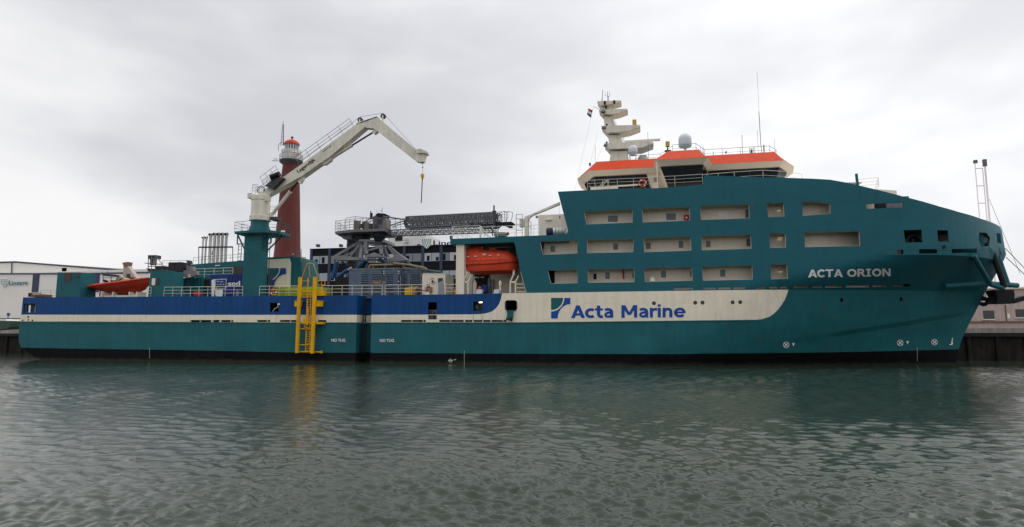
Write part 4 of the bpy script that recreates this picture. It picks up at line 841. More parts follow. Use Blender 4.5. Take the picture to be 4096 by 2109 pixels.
# containers and stores
ct = thing('blue_container', 'dark blue container with white "sed" lettering behind the railing left of the crane pedestal', 'container', P(905,1187,3.2))
m = M(); m.bp(841,1098,1000,1188,3.2,2.4); build('body', m, SEDB, ct)
for k in range(14): m = M(); x = 846+k*11; m.bp(x,1102,x+3,1184,3.15,.06); build('corrugation', m, SEDB, ct) if not 860 <= x <= 904 else None
m = M(); m.pp([(846,1121),(858,1116),(862,1187),(846,1187)], 3.12, .03); m.bp(858,1158,890,1187,3.12,.03); build('white_stripe', m, MWHITE, ct)
m = M(); m.bp(861,1117,904,1155,3.05,.05); m.bp(863,1119,902,1153,3.03,.03,1); sg = build('notice_panel', m, [MWHITE, SEDB], ct)
letters('lettering', 'sed', ct, MWHITE, (911,1144), (961,1143), 19, lambda a, b: P(a, b, 3.1), .006, heavy=.03)
letters('lettering', 'Wij zijn...', sg, MWHITE, (866,1129), (898,1129), 6, lambda a, b: P(a, b, 2.98), .0)
letters('lettering', 'op zoek naar', sg, MWHITE, (866,1140), (899,1140), 6, lambda a, b: P(a, b, 2.98), .0)
m = M(); m.bp(776,1165,794,1182,1.4,.5); solo('deck_store', m, REDE, 'small red box behind the railing near the blue container', 'box')
for px, c_ in ((715,'left'),(944,'right')): m = M(); m.bp(px,1166,px+10,1187,1.0,.5); m.bp(px+2,1162,px+8,1166,1.1,.3); solo('bollard_pair', m, GREY, 'grey bollard behind the railing, '+('by the lower teal house' if c_ == 'left' else 'right in front of the blue container'), 'bollard')
m = M(); m.bp(1052,1094,1072,1187,2.6,.8); m.bp(1050,1100,1074,1104,2.55,.9); m.bp(1050,1120,1074,1124,2.55,.9); solo('valve_cabinet', m, plain('navy_cabinet', (.02,.035,.06), .5), 'narrow dark cabinet beside the crane pedestal', 'cabinet')
lm = thing('lime_container', 'low lime green tank container with dark lettering behind the railing', 'container', P(1130,1187,3.5))
m = M(); m.bp(1075,1150,1285,1188,3.5,2.2); build('body', m, LIME, lm)
for px in range(1085,1270,18): m = M(); m.bp(px,1156,px+4,1186,3.43,.08); build('rib', m, LIME, lm)
letters('lettering', 'loynostasle', lm, DGREY, (1110,1172), (1222,1171), 7.5, lambda a, b: P(a, b, 3.4), .004)
def lifebuoy(px, py, Y, lab):
    v = P(px, py, Y); mm = M(); R_ = .34; r_ = .075; rings = []
    for k in range(18): t = k*2*math.pi/18; rings.append([(v.x+(R_+r_*math.cos(q))*math.cos(t), Y+r_*math.sin(q), v.z+(R_+r_*math.cos(q))*math.sin(t)) for q in [j*math.pi/4 for j in range(8)]])
    for k in range(18): mm.loft([rings[k], rings[(k+1) % 18]], 1 if k % 5 == 0 else 0, cap=False)
    return solo('lifebuoy', mm, [ORANGEB, MWHITE], lab, 'lifebuoy', 'lifebuoys on the railings', smooth=50)
lifebuoy(1095, 1170, .2, 'orange lifebuoy on the railing just right of the crane pedestal')
lifebuoy(2570, 733, .35, 'orange lifebuoy on the bridge deck railing below the wheelhouse windows')
mm = M(); mm.bp(2574,714,2580,750,.5,.15); build('smoke_signal_holder', mm, REDE, ship)
# ================================================================ pedestal crane on the aft deck
m = M(); xL = P(966,1186,.3).x; xR = P(1038,1186,.3).x; zt = 14.35
m.loft([[(xL,.3,7.1),(xR,.3,7.1),(xR+.0,1.6,7.1),(xL,1.6,7.1)], [(xL+.02,.3,zt),(xR-.05,.3,zt),(xR-.02,1.6,zt),(xL+.02,1.6,zt)]]); ped = build('crane_pedestal', m, TEAL, ship)
cxm = (xL+xR)/2; cym = 1.45
zp = P(1005,926,.3).z; zn = P(1040,905,1.65).z; zc = P(1040,881,.8).z; ztop = P(1040,790,1.65).z
m = M(); m.lathe(cxm, cym, [(1.28, zp), (1.2, zp+.4), (1.02, zn), (1.0, zc)], 24); build('pedestal_neck', m, TEAL, ped, smooth=40)
m = M(); pl = [(cxm-2.2,-.1),(cxm+.2,-.5),(cxm+1.9,-.3),(cxm+2.9,.8),(cxm+2.9,3.4),(cxm-1.6,4.2),(cxm-2.4,2.6)]; m.prismz(pl, zp-.28, zp); build('pedestal_platform', m, TEAL, ped)
m = M(); m.rail([(*p, zp) for p in pl+[pl[0]]], 1.1, 3, 1.3, .026); build('platform_railing', m, plain('teal_rail', (.015,.07,.085), .5), ped)
m = M()
for sx in (-1, 1):
    x0 = xL if sx < 0 else xR; xo = cxm+sx*2.2
    m.tube((x0, .5, zp-2.1), (xo, .5, zp-.3), .09, 6); m.tube((x0, 1.5, zp-2.1), (xo, 2.6, zp-.3), .09, 6); m.tube((xo, .5, zp-.3), (xo, .5, zp-1.4), .07, 6); m.tube((xo, .5, zp-1.4), (x0, .5, zp-1.4), .06, 6)
build('platform_bracket', m, TEAL, ped)
def ladder(x, y, z0, z1, w, mat, par, rung=.3, r=.03, name='ladder'):
    mm = M(); mm.tube((x-w/2, y, z0), (x-w/2, y, z1), r*1.2, 6); mm.tube((x+w/2, y, z0), (x+w/2, y, z1), r*1.2, 6); o = build(name, mm, mat, par)
    mm = M(); mm.tube((x-w/2, y, z0+.1), (x+w/2, y, z0+.1), r*.9, 5); g = build('rung', mm, mat, o); k = 1
    while z0+.1+k*rung < z1: clone(g, (0, 0, k*rung), o); k += 1
    return o
trl = plain('teal_ladder', (.015,.08,.095), .5)
ladder(P(957,1050,.8).x, .8, P(960,1060,.8).z, zp-1.3, .42, trl, ped, .42); ladder(P(1070,1050,1.6).x, 1.6, 7.2, zp-.3, .45, trl, ped, .9)
m = M(); c = P(1112,935,-.2); m.tube((cxm+2.9, .8, zp-.15), (c.x, .6, zp-.1), .07, 6); m.tube((c.x-.1, .6, zp-.1), (c.x+.3, .6, zp-.1), .12, 8, mi=1); build('platform_floodlight', m, [TEAL, MWHITE], ped)

cr = thing('deck_crane', 'large cream knuckle boom crane slewing on the teal pedestal of the aft deck', 'crane', (cxm, cym, zc))
m = M(); m.lathe(cxm, cym, [(1.14, zc), (1.2, zc+.02), (1.2, zc+.55), (1.08, zc+.6), (1.05, ztop-.5), (1.12, ztop-.45), (1.12, ztop)], 26); hs1 = build('slewing_column', m, CRANEP, cr, smooth=35)
m = M(); m.bp(990,773,1004,792,.6,.9); m.pp([(1028,765),(1075,772),(1078,806),(1040,800)], .85, .25); m.pp([(1028,765),(1075,772),(1078,806),(1040,800)], 2.2, .25); build('boom_hinge_plate', m, CRANEP, hs1)
BY, BW = 1.15, 1.0
m = M(); m.pp([(1048,772),(1052,764),(1186,671.5),(1414,505),(1440,492),(1462,505),(1453,514),(1318,628),(1276,656),(1208,704),(1059,786)], BY, BW); bo = build('main_boom', m, CRANEP, cr)
m = M(); m.pp([(1424,497),(1433,488),(1505,467),(1538,493),(1663,598),(1690,598),(1709,606),(1709,615),(1699,616),(1692,645),(1680,649),(1663,645),(1510,526),(1493,514),(1435,509)], BY+.12, BW-.24); jb = build('jib', m, CRANEP, cr)
m = M(); m.pp([(1662,598),(1680,594),(1702,604),(1702,612),(1668,612)], BY-.1, BW+.2); build('jib_head', m, CRANEP, jb)
m = M(); m.pp([(1424,496),(1506,465.5),(1506,468.5),(1426,500)], BY+.1, BW-.2); build('jib_top_plate', m, DGREY, jb)
for px, py in ((1439,479),(1531,464)):
    c = P(px, py, BY+.35); m = M(); m.disc(c, .30, .3, 20); o = build('sheave', m, DGREY, jb); m = M(); m.disc(c-Vector((0,.03,0)), .09, .36, 10); build('hub', m, CRANEP, o)
    m = M(); m.tube(c+Vector((0,-.05,0)), c+Vector((.05,-.05,-.75)), .09, 6); build('sheave_bracket', m, CRANEP, o)
def cyl(a, b, c, ra, rb, Y, name='hydraulic_cylinder'):
    m = M(); m.tube(P(*a, Y), P(*b, Y), ra, 12); m.tube(P(*b, Y), P(*b, Y)+(P(*b, Y)-P(*a, Y)).normalized()*.15, ra*1.15, 12); o = build(name, m, CRANEP, cr, smooth=40)
    m = M(); m.tube(P(*b, Y), P(*c, Y), rb, 10); build('piston_rod', m, BLACK, o, smooth=40); return o
cyl((1312,642),(1405,584),(1492,530), .19, .10, BY+.5); cyl((1081,868),(1158,770),(1192,728), .20, .10, BY+.5)
m = M(); m.pp([(1276,655),(1320,628),(1325,640),(1300,658),(1280,660)], BY+.25, .5); m.pp([(1190,728),(1197,714),(1212,700),(1210,716),(1200,734)], BY+.25, .5); m.pp([(1486,528),(1500,515),(1512,524),(1496,536)], BY+.25, .5); m.pp([(1070,868),(1078,850),(1092,866),(1080,878)], BY+.25, .5)
for _ in (0,): build('cylinder_lug', m, CRANEP, cr)
W_ = plain('wire_rope', (.05,.05,.05), .6)
for a, b in [((1439,468),(1531,453)),((1541,462),(1664,598)),((1664,598),(1690,612)),((1048,765),(1432,474))]: m = M(); m.tp((*a,BY+.5),(*b,BY+.5),.02,4); build('hoist_rope', m, W_, cr)
hk = thing('crane_hook', 'yellow hook block with hanging rod under the jib tip of the big cream crane', 'crane hook', P(1690,820,BY+.5))
m = M(); m.tp((1691.5,645,BY+.5),(1690,696,BY+.5),.02,4); build('wire', m, W_, hk)
m = M(); c = P(1690,703,BY+.5); m.box(c.x-.17, c.y-.14, c.z-.18, c.x+.17, c.y+.14, c.z+.18); m.box(c.x-.1, c.y-.1, c.z-.3, c.x+.1, c.y+.1, c.z-.17); build('hook_block', m, YELLOW, hk)
m = M(); m.tp((1691,668,BY+.5),(1691,672,BY+.5),.07,6); m.tp((1690,712,BY+.5),(1689,722,BY+.5),.07,6); build('shackle', m, BLACK, hk)
m = M(); m.tp((1689,722,BY+.5),(1685,812,BY+.5),.065,8); build('hanging_rod', m, MGREY, hk)
# crane walkways and winch
m = M()
def slope_rail(a, b, n, h0, r=.02, back=0):
    A_, B_ = P(*a, BY+back), P(*b, BY+back); nn = Vector((-(B_-A_).z, 0, (B_-A_).x)).normalized()
    for k in range(n+1): p = A_.lerp(B_, k/n); m.tube(p, p+nn*h0, r, 4)
    for hh in (1, .62, .3): m.tube(A_+nn*h0*hh, B_+nn*h0*hh, r, 4)
slope_rail((1196,660),(1415,504), 5, 1.1, .026, .9); slope_rail((1060,745),(1122,698), 3, 1.35, .024, 1.0)
slope_rail((1060,757),(1095,735), 2, 1.0, .022, 0)
m.rail([P(1008,774,1), P(1008,774,1)+Vector((0,1.4,0)), P(1046,774,2.4)], 1.05, 3, .9, .022); m.rail([P(1008,774,1), P(1030,772,.9)], 1.05, 3, .9, .022)
m.rail([P(1078,845,1), P(1100,845,1)], .6, 3, .6, .02); m.rail([P(1078,868,1), P(1102,868,1)], .5, 2, .7, .02); build('crane_walkway_railing', m, RAILG, cr)
m = M(); m.pp([(1058,744),(1104,705),(1134,712),(1090,757)], BY-.55, .6); build('winch_base', m, DGREY, bo)
m = M(); a = P(1084,710,BY-.5); m.tube(a, a+Vector((1.1,0,.35)), .33, 12); m.bp(1082,700,1090,720,BY-.7,.3); build('hoist_winch', m, BLACK, bo)
m = M(); c = P(1043,762,.7); m.path([(c.x+.5*math.cos(t), .7, c.z-.1+.6*math.sin(t)) for t in [k*.35 for k in range(0, 10)]], .04, 6); m.path([(c.x+.38*math.cos(t), .75, c.z-.15+.5*math.sin(t)) for t in [k*.35 for k in range(0, 10)]], .03, 6); build('hydraulic_hose', m, BLACK, cr)
m = M(); m.bp(1078,868,1106,878,.6,1.2); build('service_platform', m, DGREY, cr)
dL = (1193, 692); dR = (1262, 641)
letters('boom_lettering', 'Lagendijk', bo, BLACK, dL, dR, 13, lambda a, b: P(a, b, BY-.03), .006, heavy=.02)
m = M(); [m.pp([(1290+k*6,606-k*4.6),(1294+k*6,603-k*4.6),(1295.5+k*6,605.5-k*4.6),(1291.5+k*6,608.5-k*4.6)], BY-.03, .02) for k in range(6)]; build('load_marking', m, DGREY, bo)

# ================================================================ rescue boat
rb = thing('rescue_boat', 'open red rescue boat with grey wheel console in its cradle near the stern', 'boat', P(480,1187,2.2))
secs = []
for px, top_, keel, hb in [(367,1150,1152,.25),(380,1145,1158,1.0),(405,1141,1165,1.15),(450,1135,1177,1.15),(500,1129,1179,1.1),(550,1121,1172,.95),(580,1116,1160,.6),(598,1112,1140,.06)]:
    secs.append((px, [(top_, hb*.7), (top_+3, hb), (top_+9, hb), ((top_+9+keel)/2, hb*.75), (keel, .04)]))
hull_loft('hull', secs, REDB, rb, 2.3)
m = M(); m.path([P(x, t+3, 2.3)+Vector((0,-hb,0)) for x, t, hb in [(368,1149,.3),(380,1145,1.0),(405,1141,1.15),(450,1135,1.15),(500,1129,1.1),(550,1121,.95),(580,1115,.6),(598,1110,.06)]], .14, 8); build('tube', m, ORANGEB, rb, smooth=40)
m = M(); m.tp((367,1151,2.2),(382,1149,1.4),.16,8); build('stern_cone', m, BLACK, rb)
m = M()
for px in (412,444): m.tp((px,1140,1.9),(px,1098,1.9),.045,5)
for yy in (1112,1124): m.tp((410,yy,1.9),(456,yy,1.9),.035,5)
m.pp([(405,1096),(420,1093),(458,1100),(450,1106),(412,1104)], 1.6, .9); m.tp((414,1096,2),(410,1088,2),.03); m.tp((428,1096,2),(430,1085,2),.03); build('roll_bar', m, DGREY, rb)
m = M(); m.bp(445,1122,458,1138,1.7,.8); m.pp([(412,1118),(424,1122),(430,1138),(420,1136)], 1.7,.3); build('console', m, BLACK, rb)
m = M(); m.lathe(P(505,1120,2.3).x, 2.3, [(.5, P(505,1130,2.3).z), (.5, P(505,1118,2.3).z), (.2, P(505,1113,2.3).z)], 12); m.pp([(458,1135),(466,1110),(478,1103),(488,1110),(490,1130)], 2.2, .5); build('engine_cover', m, paint('beige_cover', (.42,.38,.30), .6), rb)
m = M(); m.path([P(475,1128,2), P(480,1119,2), P(492,1113,2), P(503,1120,2), P(512,1124,2)], .05, 6); build('bow_hose', m, BLACK, rb)
db = thing('boat_davit', 'pinkish cream triangular davit standing over the red rescue boat', 'davit', P(520,1187,3.2))
m = M(); m.pp([(494,1062),(507,1060),(553,1122),(556,1187),(490,1187),(493,1075)], 3.4, .6); build('frame', m, paint('davit_paint', (.50,.42,.38), .5), db)
m = M(); m.pp([(489,1051),(511,1048),(508,1064),(494,1066)], 3.3, .8); build('head', m, paint('davit_head', (.28,.15,.13), .6), db); m = M(); m.bp(506,1096,518,1112,3.3,.08); m.bp(520,1110,534,1124,3.3,.08); build('davit_winch', m, DGREY, db)
m = M()
for x in (408,448,515,545): m.bp(x,1168,x+4,1188,1.6,1.4)
m.bp(400,1183,556,1187,1.8,1.2); m.bp(403,1165,408,1187,1.5,.3); build('boat_cradle', m, RAILW, ship)
m = M(); m.bp(398,1160,410,1187,1.9,.4); solo('red_cabinet', m, REDE, 'narrow dark red cabinet under the stern of the rescue boat', 'cabinet')
m = M(); m.bp(115,1178,166,1187,3,1.5); m.bp(113,1172,120,1187,3,.3); m.tp((115,1173,3),(166,1173,3),.05); solo('deck_fitting', m, paint('rusty_fitting', (.16,.08,.06), .7), 'rusty low fitting on the deck at the stern corner', 'fitting')

# ================================================================ motion gangway
gw = thing('motion_gangway', 'grey motion compensated gangway tower with long lattice bridge resting towards the bow', 'gangway', P(1480,1187,6))
# machinery house with louvred doors
xs = [1396,1431,1530,1592,1614,1681]; m = M()
pl = [(P(1396,1100,2.2).x,2.2),(P(1592,1100,2.2).x,2.2),(P(1614,1100,3.4).x,3.4),(P(1681,1100,3.4).x,3.4),(P(1681,1100,3.4).x,8.6),(P(1396,1100,2.2).x,8.6)]
zh = P(1450,1076,2.2).z; m.prismz(pl, 7.12, zh); gh = build('machinery_house', m, BGREY, gw)
m = M(); m.prismz([(x-.04 if x < -14 else x+.04, y-.05) for x, y in pl], zh-.1, zh+.05); build('house_roof_edge', m, MGREY, gh)
for x0, x1, Y in [(1445,1472,2.2),(1486,1531,2.2),(1546,1573,2.2),(1612,1626,3.0),(1648,1681-3,3.4)]:
    m = M(); m.bp(x0-3,1086,x1+3,1184,Y-.03,.03); dp = build('louvre_door', m, BGREY, gh)
    for k in range(11):
        yy = 1091+k*8.6
        if x0 == 1486 and 4 < k < 7: continue
        mm = M(); mm.pp([(x0, yy), (x1, yy), (x1, yy+4.2), (x0, yy+4.2)], Y-.05, .02); 
        if k == 0: sl0 = build('louvre_gap', mm, plain('louvre_shadow_gap', (.006,.008,.012), .6) if 'louvre_shadow_gap' not in bpy.data.materials else bpy.data.materials['louvre_shadow_gap'], dp)
        else: build('louvre_gap', mm, bpy.data.materials['louvre_shadow_gap'], dp)
        mm = M(); a = P(x0, yy+3.2, Y); b = P(x1, yy+5.6, Y); mm.add([(a.x, Y-.05, a.z),(b.x, Y-.05, a.z),(b.x, Y-.13, b.z),(a.x, Y-.13, b.z),(a.x, Y, b.z),(b.x, Y, b.z)], [(0,1,2,3),(3,2,5,4)]); build('louvre_blade', mm, BGREY, dp)
m = M(); m.bp(1486,1122,1532,1138,2.1,.04); sg2 = build('brown_sign', m, paint('brown_sign', (.13,.09,.06), .6), gh)
letters('sign_lettering', 'Pepper', sg2, paint('sign_gold', (.45,.36,.2), .5), (1490,1134), (1524,1133), 9, lambda a, b: P(a, b, 2.07), .01, skew=.2)
for px, y0 in ((1602,1101),(1636,1090)): m = M(); m.tp((px,y0+5,1.8),(px,1187,1.8),.05,5); build('pipe_post', m, GREY, gw)
m = M(); m.bp(1340,1110,1402,1186,3.2,4); build('hydraulic_cabinet', m, BLACK, gw)
m = M(); m.bp(1529,1125,1540,1177,.9,.3); m.disc(P(1535,1175,.7), .28, .25, 14); m.bp(1522,1178,1550,1187,.6,.6); build('hose_reel_post', m, MGREY, gw)
m = M(); m.path([P(1524,1080,1.9), P(1530,1092,1.8), P(1537,1110,1.5), P(1536,1140,1.2)], .05, 5); m.path([P(1594,1092,1.9), P(1597,1105,1.8), P(1596,1140,1.8)], .05, 5); build('hydraulic_hose', m, BLACK, gw)
for px, py in ((1535,1087),(1535,1095),(1594,1086),(1594,1094),(1594,1126)): m = M(); m.disc(P(px,py,1.6), .055, .1, 8); build('hose_coupling', m, MWHITE, gw)
PB = paint('pipe_brass', (.26,.20,.12), .5, metal=.2)
m = M(); m.path([P(1476,1072,2.6), P(1478,1063,2.6), P(1485,1061,2.6), P(1530,1060,2.6), P(1600,1058,3.4)], .12, 8); m.path([P(1574,1053,2.8), P(1640,1061,2.8), P(1700,1072,2.8), P(1707,1079,2.8)], .13, 8); m.tp((1492,1073,2.7),(1494,1062,2.7),.1,8); build('roof_pipe', m, PB, gw)
for k in range(4): m = M(); m.tp((1610+k*9,1072+k,3.6+.1*k),(1760+k*2,1086+k*2,4+.2*k),.09,8); build('hose_bundle', m, plain('grey_green_hose', (.09,.12,.12), .5) if k == 0 else bpy.data.materials['grey_green_hose'], gw)
# hexapod legs
for a, b, r in [((1335,1112,4.5),(1347,1048,4.5),.27),((1352,1108,3.6),(1392,1080,3.6),.22),((1425,1076,4.2),(1462,1040,4.2),.2),((1330,1108,7),(1345,1078,7),.2),((1548,1060,6),(1520,1036,6),.2),((1700,1100,9),(1610,1040,8),.2)]:
    m = M(); m.tp(a, b, r, 12); o = build('hydraulic_leg', m, CYLB, gw, smooth=40)
    m = M(); m.tube(P(*b), P(*b)+(P(*b)-P(*a)).normalized()*.5, r*.55, 10); build('leg_rod', m, STEEL, o, smooth=40)
for a, b, r in [((1368,1047,4),(1405,1080,4),.14),((1470,1045,8),(1440,1080,8),.14),((1530,1040,7),(1560,1060,7),.14)]: m = M(); m.tp(a, b, r, 8); build('leg_brace', m, BLACK, gw)
m = M(); m.pp([(1322,1110),(1326,1085),(1334,1080),(1338,1092),(1330,1118)], 4.2, .3); m.bp(1326,1096,1360,1112,4.4,.4); build('leg_foot', m, CYLB, gw)
# truss star
GZ = GREY
m = M(); Yt = 4.2
m.pp([(1326,1033),(1346,1022),(1450,1032),(1450,1040),(1345,1040)], Yt, 1.0); m.pp([(1548,1036),(1600,1020),(1630,1040),(1600,1044),(1540,1044)], Yt+.5, 1.0); m.pp([(1460,1024),(1495,1010),(1528,1023),(1528,1028),(1460,1028)], Yt-1.2, 1.2)
m.pp([(1345,1036),(1610,1036),(1610,1043),(1345,1043)], Yt+3, .4)
ts = build('truss_base', m, GZ, gw)
hub = [(1440,962),(1540,964)]
for a, b, w in [((1340,1026,Yt+.5),(1438,968,5.5),.28),((1395,1034,Yt+.5),(1446,968,5),.24),((1440,1036,Yt),(1450,970,5),.3),((1466,1018,Yt-.6),(1460,972,4.5),.3),((1524,1018,Yt-.6),(1518,984,4.5),.22),((1464,976,4.4),(1518,987,4.4),.2),((1470,1003,4.2),(1518,990,4.2),.2),
                ((1606,1030,Yt+1),(1535,970,5.5),.28),((1556,1030,Yt+1),(1530,972,5),.22),((1586,1030,Yt+1),(1540,972,5.2),.2),((1370,1030,8),(1440,970,7),.2),((1380,1028,Yt+.6),(1420,1000,5),.14),((1600,1020,8),(1540,970,7),.2),((1528,1020,Yt-.3),(1530,975,5),.26)]:
    m = M(); m.beam(P(*a), P(*b), w, w); build('truss_strut', m, GZ, gw)
m = M(); m.pp([(1434,958),(1536,958),(1540,970),(1436,966)], 4.2, 3.2); m.pp([(1456,968),(1468,968),(1468,1010),(1456,1020)], 4.1,.5); build('hub_plate', m, GZ, gw)
# column and turret
m = M(); m.pp([(1388,956),(1424,956),(1422,1060),(1390,1060)], 7, 2.2)
cx_, cy_ = P(1440,940,6).x, 6.2
m.lathe(cx_, cy_, [(1.15, P(1440,958,6).z), (1.15, P(1440,946,6).z), (1.9, P(1440,938,6).z), (2.0, P(1440,928,6).z)], 20); build('turret', m, DGREY, gw)
m = M(); m.pp([(1362,935),(1408,935),(1404,957),(1374,957),(1363,946)], 4.8, 2); build('turret_casing', m, MGREY, gw)
m = M(); m.bp(1388,958,1392,1050,6.6,.15); m.bp(1420,960,1424,1050,6.6,.15)
[m.bp(1394+k*5,958,1396+k*5,985,6.7,.08) for k in range(5)]; build('stair_tower', m, RAILG, gw)
pf = [(P(1337,930,4).x,4.2),(P(1420,928,3.6).x,3.4),(P(1545,930,3.8).x,3.4),(P(1552,930,6).x,8.6),(P(1345,930,6).x,8.6)]; zf = P(1340,926,4.2).z
m = M(); m.prismz(pf, zf-.3, zf); build('turret_platform', m, MGREY, gw)
m = M(); m.rail([(*p, zf) for p in pf[:2]]+[(*p, zf) for p in pf[1:3]][1:], 1.25, 4, .8, .026); m.rail([(*pf[3], zf), (*pf[4], zf), (*pf[0], zf)], 1.25, 4, 1.2, .026)
m.rail([P(1382,918,3.8), P(1420,912,3.8), P(1480,918,3.8)], 1.35, 3, .9, .028); build('turret_railing', m, paint('brown_grey_rail', (.12,.10,.10), .5), gw)
for x0, x1, y0 in ((1415,1441,884),(1458,1476,889),(1530,1550,880)):
    v0 = P((x0+x1)/2, 916, 4.6); rr = (P(x1,916,4.6)-P(x0,916,4.6)).length/2; zt_ = P((x0+x1)/2, y0, 4.6).z; m = M(); m.lathe(v0.x, 4.6, [(rr, zf), (rr, zt_-.1), (rr*.85, zt_)], 14); build('accumulator', m, paint('tan_tank', (.22,.19,.16), .5) if 'tan_tank' not in bpy.data.materials else bpy.data.materials['tan_tank'], gw)
m = M(); m.bp(1442,896,1458,912,4.5,1); m.bp(1448,888,1454,900,4.5,.6); m.bp(1476,895,1486,914,4.6,.8); build('hydraulic_block', m, DGREY, gw)
m = M(); m.pp([(1492,872),(1500,862),(1532,862),(1540,874),(1538,916),(1492,916)], 4.4, 1.8); cab = build('control_cabin', m, MGREY, gw)
m = M(); m.pp([(1501,860),(1511,852),(1540,855),(1533,867),(1506,864)], 4.2, 1.6); build('cabin_roof', m, BLACK, cab); m = M(); m.bp(1508,876,1526,894,4.3,.08); m.bp(1496,898,1510,912,4.3,.08); build('cabin_window', m, GLASS, cab)
m = M(); m.path([P(1455,889,4.2), P(1500,865,4.2)], .06, 5); m.path([P(1478,889,4.2), P(1502,876,4.2)], .05, 5); m.path([P(1532,866,4.2), P(1625,880,4.6)], .09, 5); m.path([P(1560,902,4.6), P(1625,882,4.6)], .07, 5); m.path([P(1570,908,4.6), P(1622,892,4.6)], .05, 5); build('stay_tube', m, RAILG, gw)
m = M(); m.tp((1528,853,5),(1529,830,5),.025); m.tp((1521,845,5),(1528,840,5),.02); m.tp((1506,852,5),(1506,841,5),.015); build('anemometer_mast', m, DGREY, gw)
m = M(); m.bp(1480,852,1487,876,4.6,.25); m.tp((1483,852,4.7),(1483,845,4.7),.06); build('signal_column', m, BLACK, gw)
m = M(); c = P(1512,935,4); m.lathe(c.x, 4.4, [(.5, c.z-.9), (.75, c.z-.3), (.7, c.z+.3)], 12); m.bp(1495,916,1545,935,4.3,1.4); m.bp(1516,940,1522,960,4,.3); build('slew_drive', m, BLACK, gw)
# lattice bridges
def truss(name, a, b, h, w, n, r, mat, rr=None, posts=True):
    """a, b: ends of the near bottom chord; open lattice of square section"""
    A_, B_ = Vector(a), Vector(b); U = Vector((0,0,h)); D = Vector((0,w,0)); mm = M(); rr = rr or r*.6
    for o in (Vector(), U, D, U+D): mm.tube(A_+o, B_+o, r, 6)
    fr = build(name, mm, mat, gw)
    for side in (Vector(), D):
        mm = M()
        for k in range(n):
            p = A_.lerp(B_, k/n)+side; q = A_.lerp(B_, (k+1)/n)+side
            mm.tube(p, p+U, rr, 4); mm.tube(*((p, q+U) if k % 2 else (p+U, q)), rr, 4)
        mm.tube(B_+side, B_+side+U, rr, 4); build('lattice_bracing', mm, mat, fr, kind='stuff') 
    mm = M()
    for k in range(n+1): p = A_.lerp(B_, k/n); mm.tube(p, p+D, rr, 4); mm.tube(p+U, p+U+D, rr, 4)
    build('cross_tube', mm, mat, fr, kind='stuff'); return fr
a = P(1540,937,5); b = P(1980,921,5); truss('fixed_bridge', a, b, P(1540,921,5).z-a.z, 1.7, 34, .06, GREY)
a = P(1622,911,5.1); b = P(1980,894,5.1); hh = P(1622,868,5.1).z-a.z; tf = truss('telescopic_bridge', a, b, hh, 1.5, 42, .09, MGREY, .05)
ti = truss('inner_bridge', a+Vector((.8,.3,.25)), b+Vector((.5,.3,.25)), hh*.72, .9, 30, .06, GREY, .03)
m = M(); m.beam(a+Vector((0,.05,.12)), b+Vector((0,.05,.12)), .1, .28); m.beam(a+Vector((0,1.4,.12)), b+Vector((0,1.4,.12)), .1, .28); build('bottom_girder', m, DGREY, tf)
m = M()
for k in range(3): o = Vector((0,.3+.35*k, hh*.66)); m.tube(a+o, b+o, .10, 8)
o = Vector((0,.2,hh*.40)); m.tube(a+o, b+o, .05, 6); build('cable_tube', m, paint('grey_hose_run', (.12,.12,.13), .5), tf)
m = M(); c = a+Vector((.05,.6,hh*.5)); R_ = hh*.47
for k, rr in enumerate((R_, R_*.84, R_*.68)): m.path([(c.x+.2+k*.05-rr*.85*math.cos(t), c.y-.35, c.z+rr*math.sin(t)) for t in [-1.57+j*.314 for j in range(11)]], .07, 6)
build('cable_loop', m, BLACK, tf)
m = M(); m.rail([P(1560,922,4.8), P(1622,918,4.8)], 1.3, 4, .6, .03); build('gangway_railing', m, RAILG, gw)
m = M(); e0 = P(1980,896,5.1); m.rail([P(1975,893,5.0), P(2008,891,5.0), P(2026,891,5.2)], 1.25, 4, .55, .03)
for px in (2018,2036): m.path([P(px-16,888,5.3), P(px-18,850,5.3), P(px,846,5.3), P(px+14,850,5.3), P(px+13,868,5.3), P(px+6,890,5.3)], .03, 5)
build('tip_railing', m, RAILG, gw)
m = M(); m.pp([(1968,890),(2045,887),(2054,892),(2048,896),(2042,897),(2044,907),(2030,907),(2016,900),(2000,896),(1990,906),(1972,912)], 5.2, 1.2); build('gangway_tip', m, BLACK, gw)
m = M(); m.bp(1972,848,1980,902,5.0,.3); m.tp((1976,848,5.1),(1976,822,5.1),.1,6); m.bp(1969,843,1983,849,5.0,.3); m.bp(1980,856,1990,874,5.0,.5); m.bp(1910,893,1928,903,4.8,.5); m.bp(1882,890,1892,898,4.8,.5); m.bp(1945,888,1950,900,4.8,.5); build('tip_machinery', m, DGREY, gw)
m = M(); m.path([P(1930,908,5.1), P(1952,915,5.1), P(1980,900,5.1)], .12, 6); m.path([P(1955,914,5), P(1972,918,5), P(1969,935,5), P(1971,945,5)], .07, 6); build('tip_hose', m, BLACK, gw)
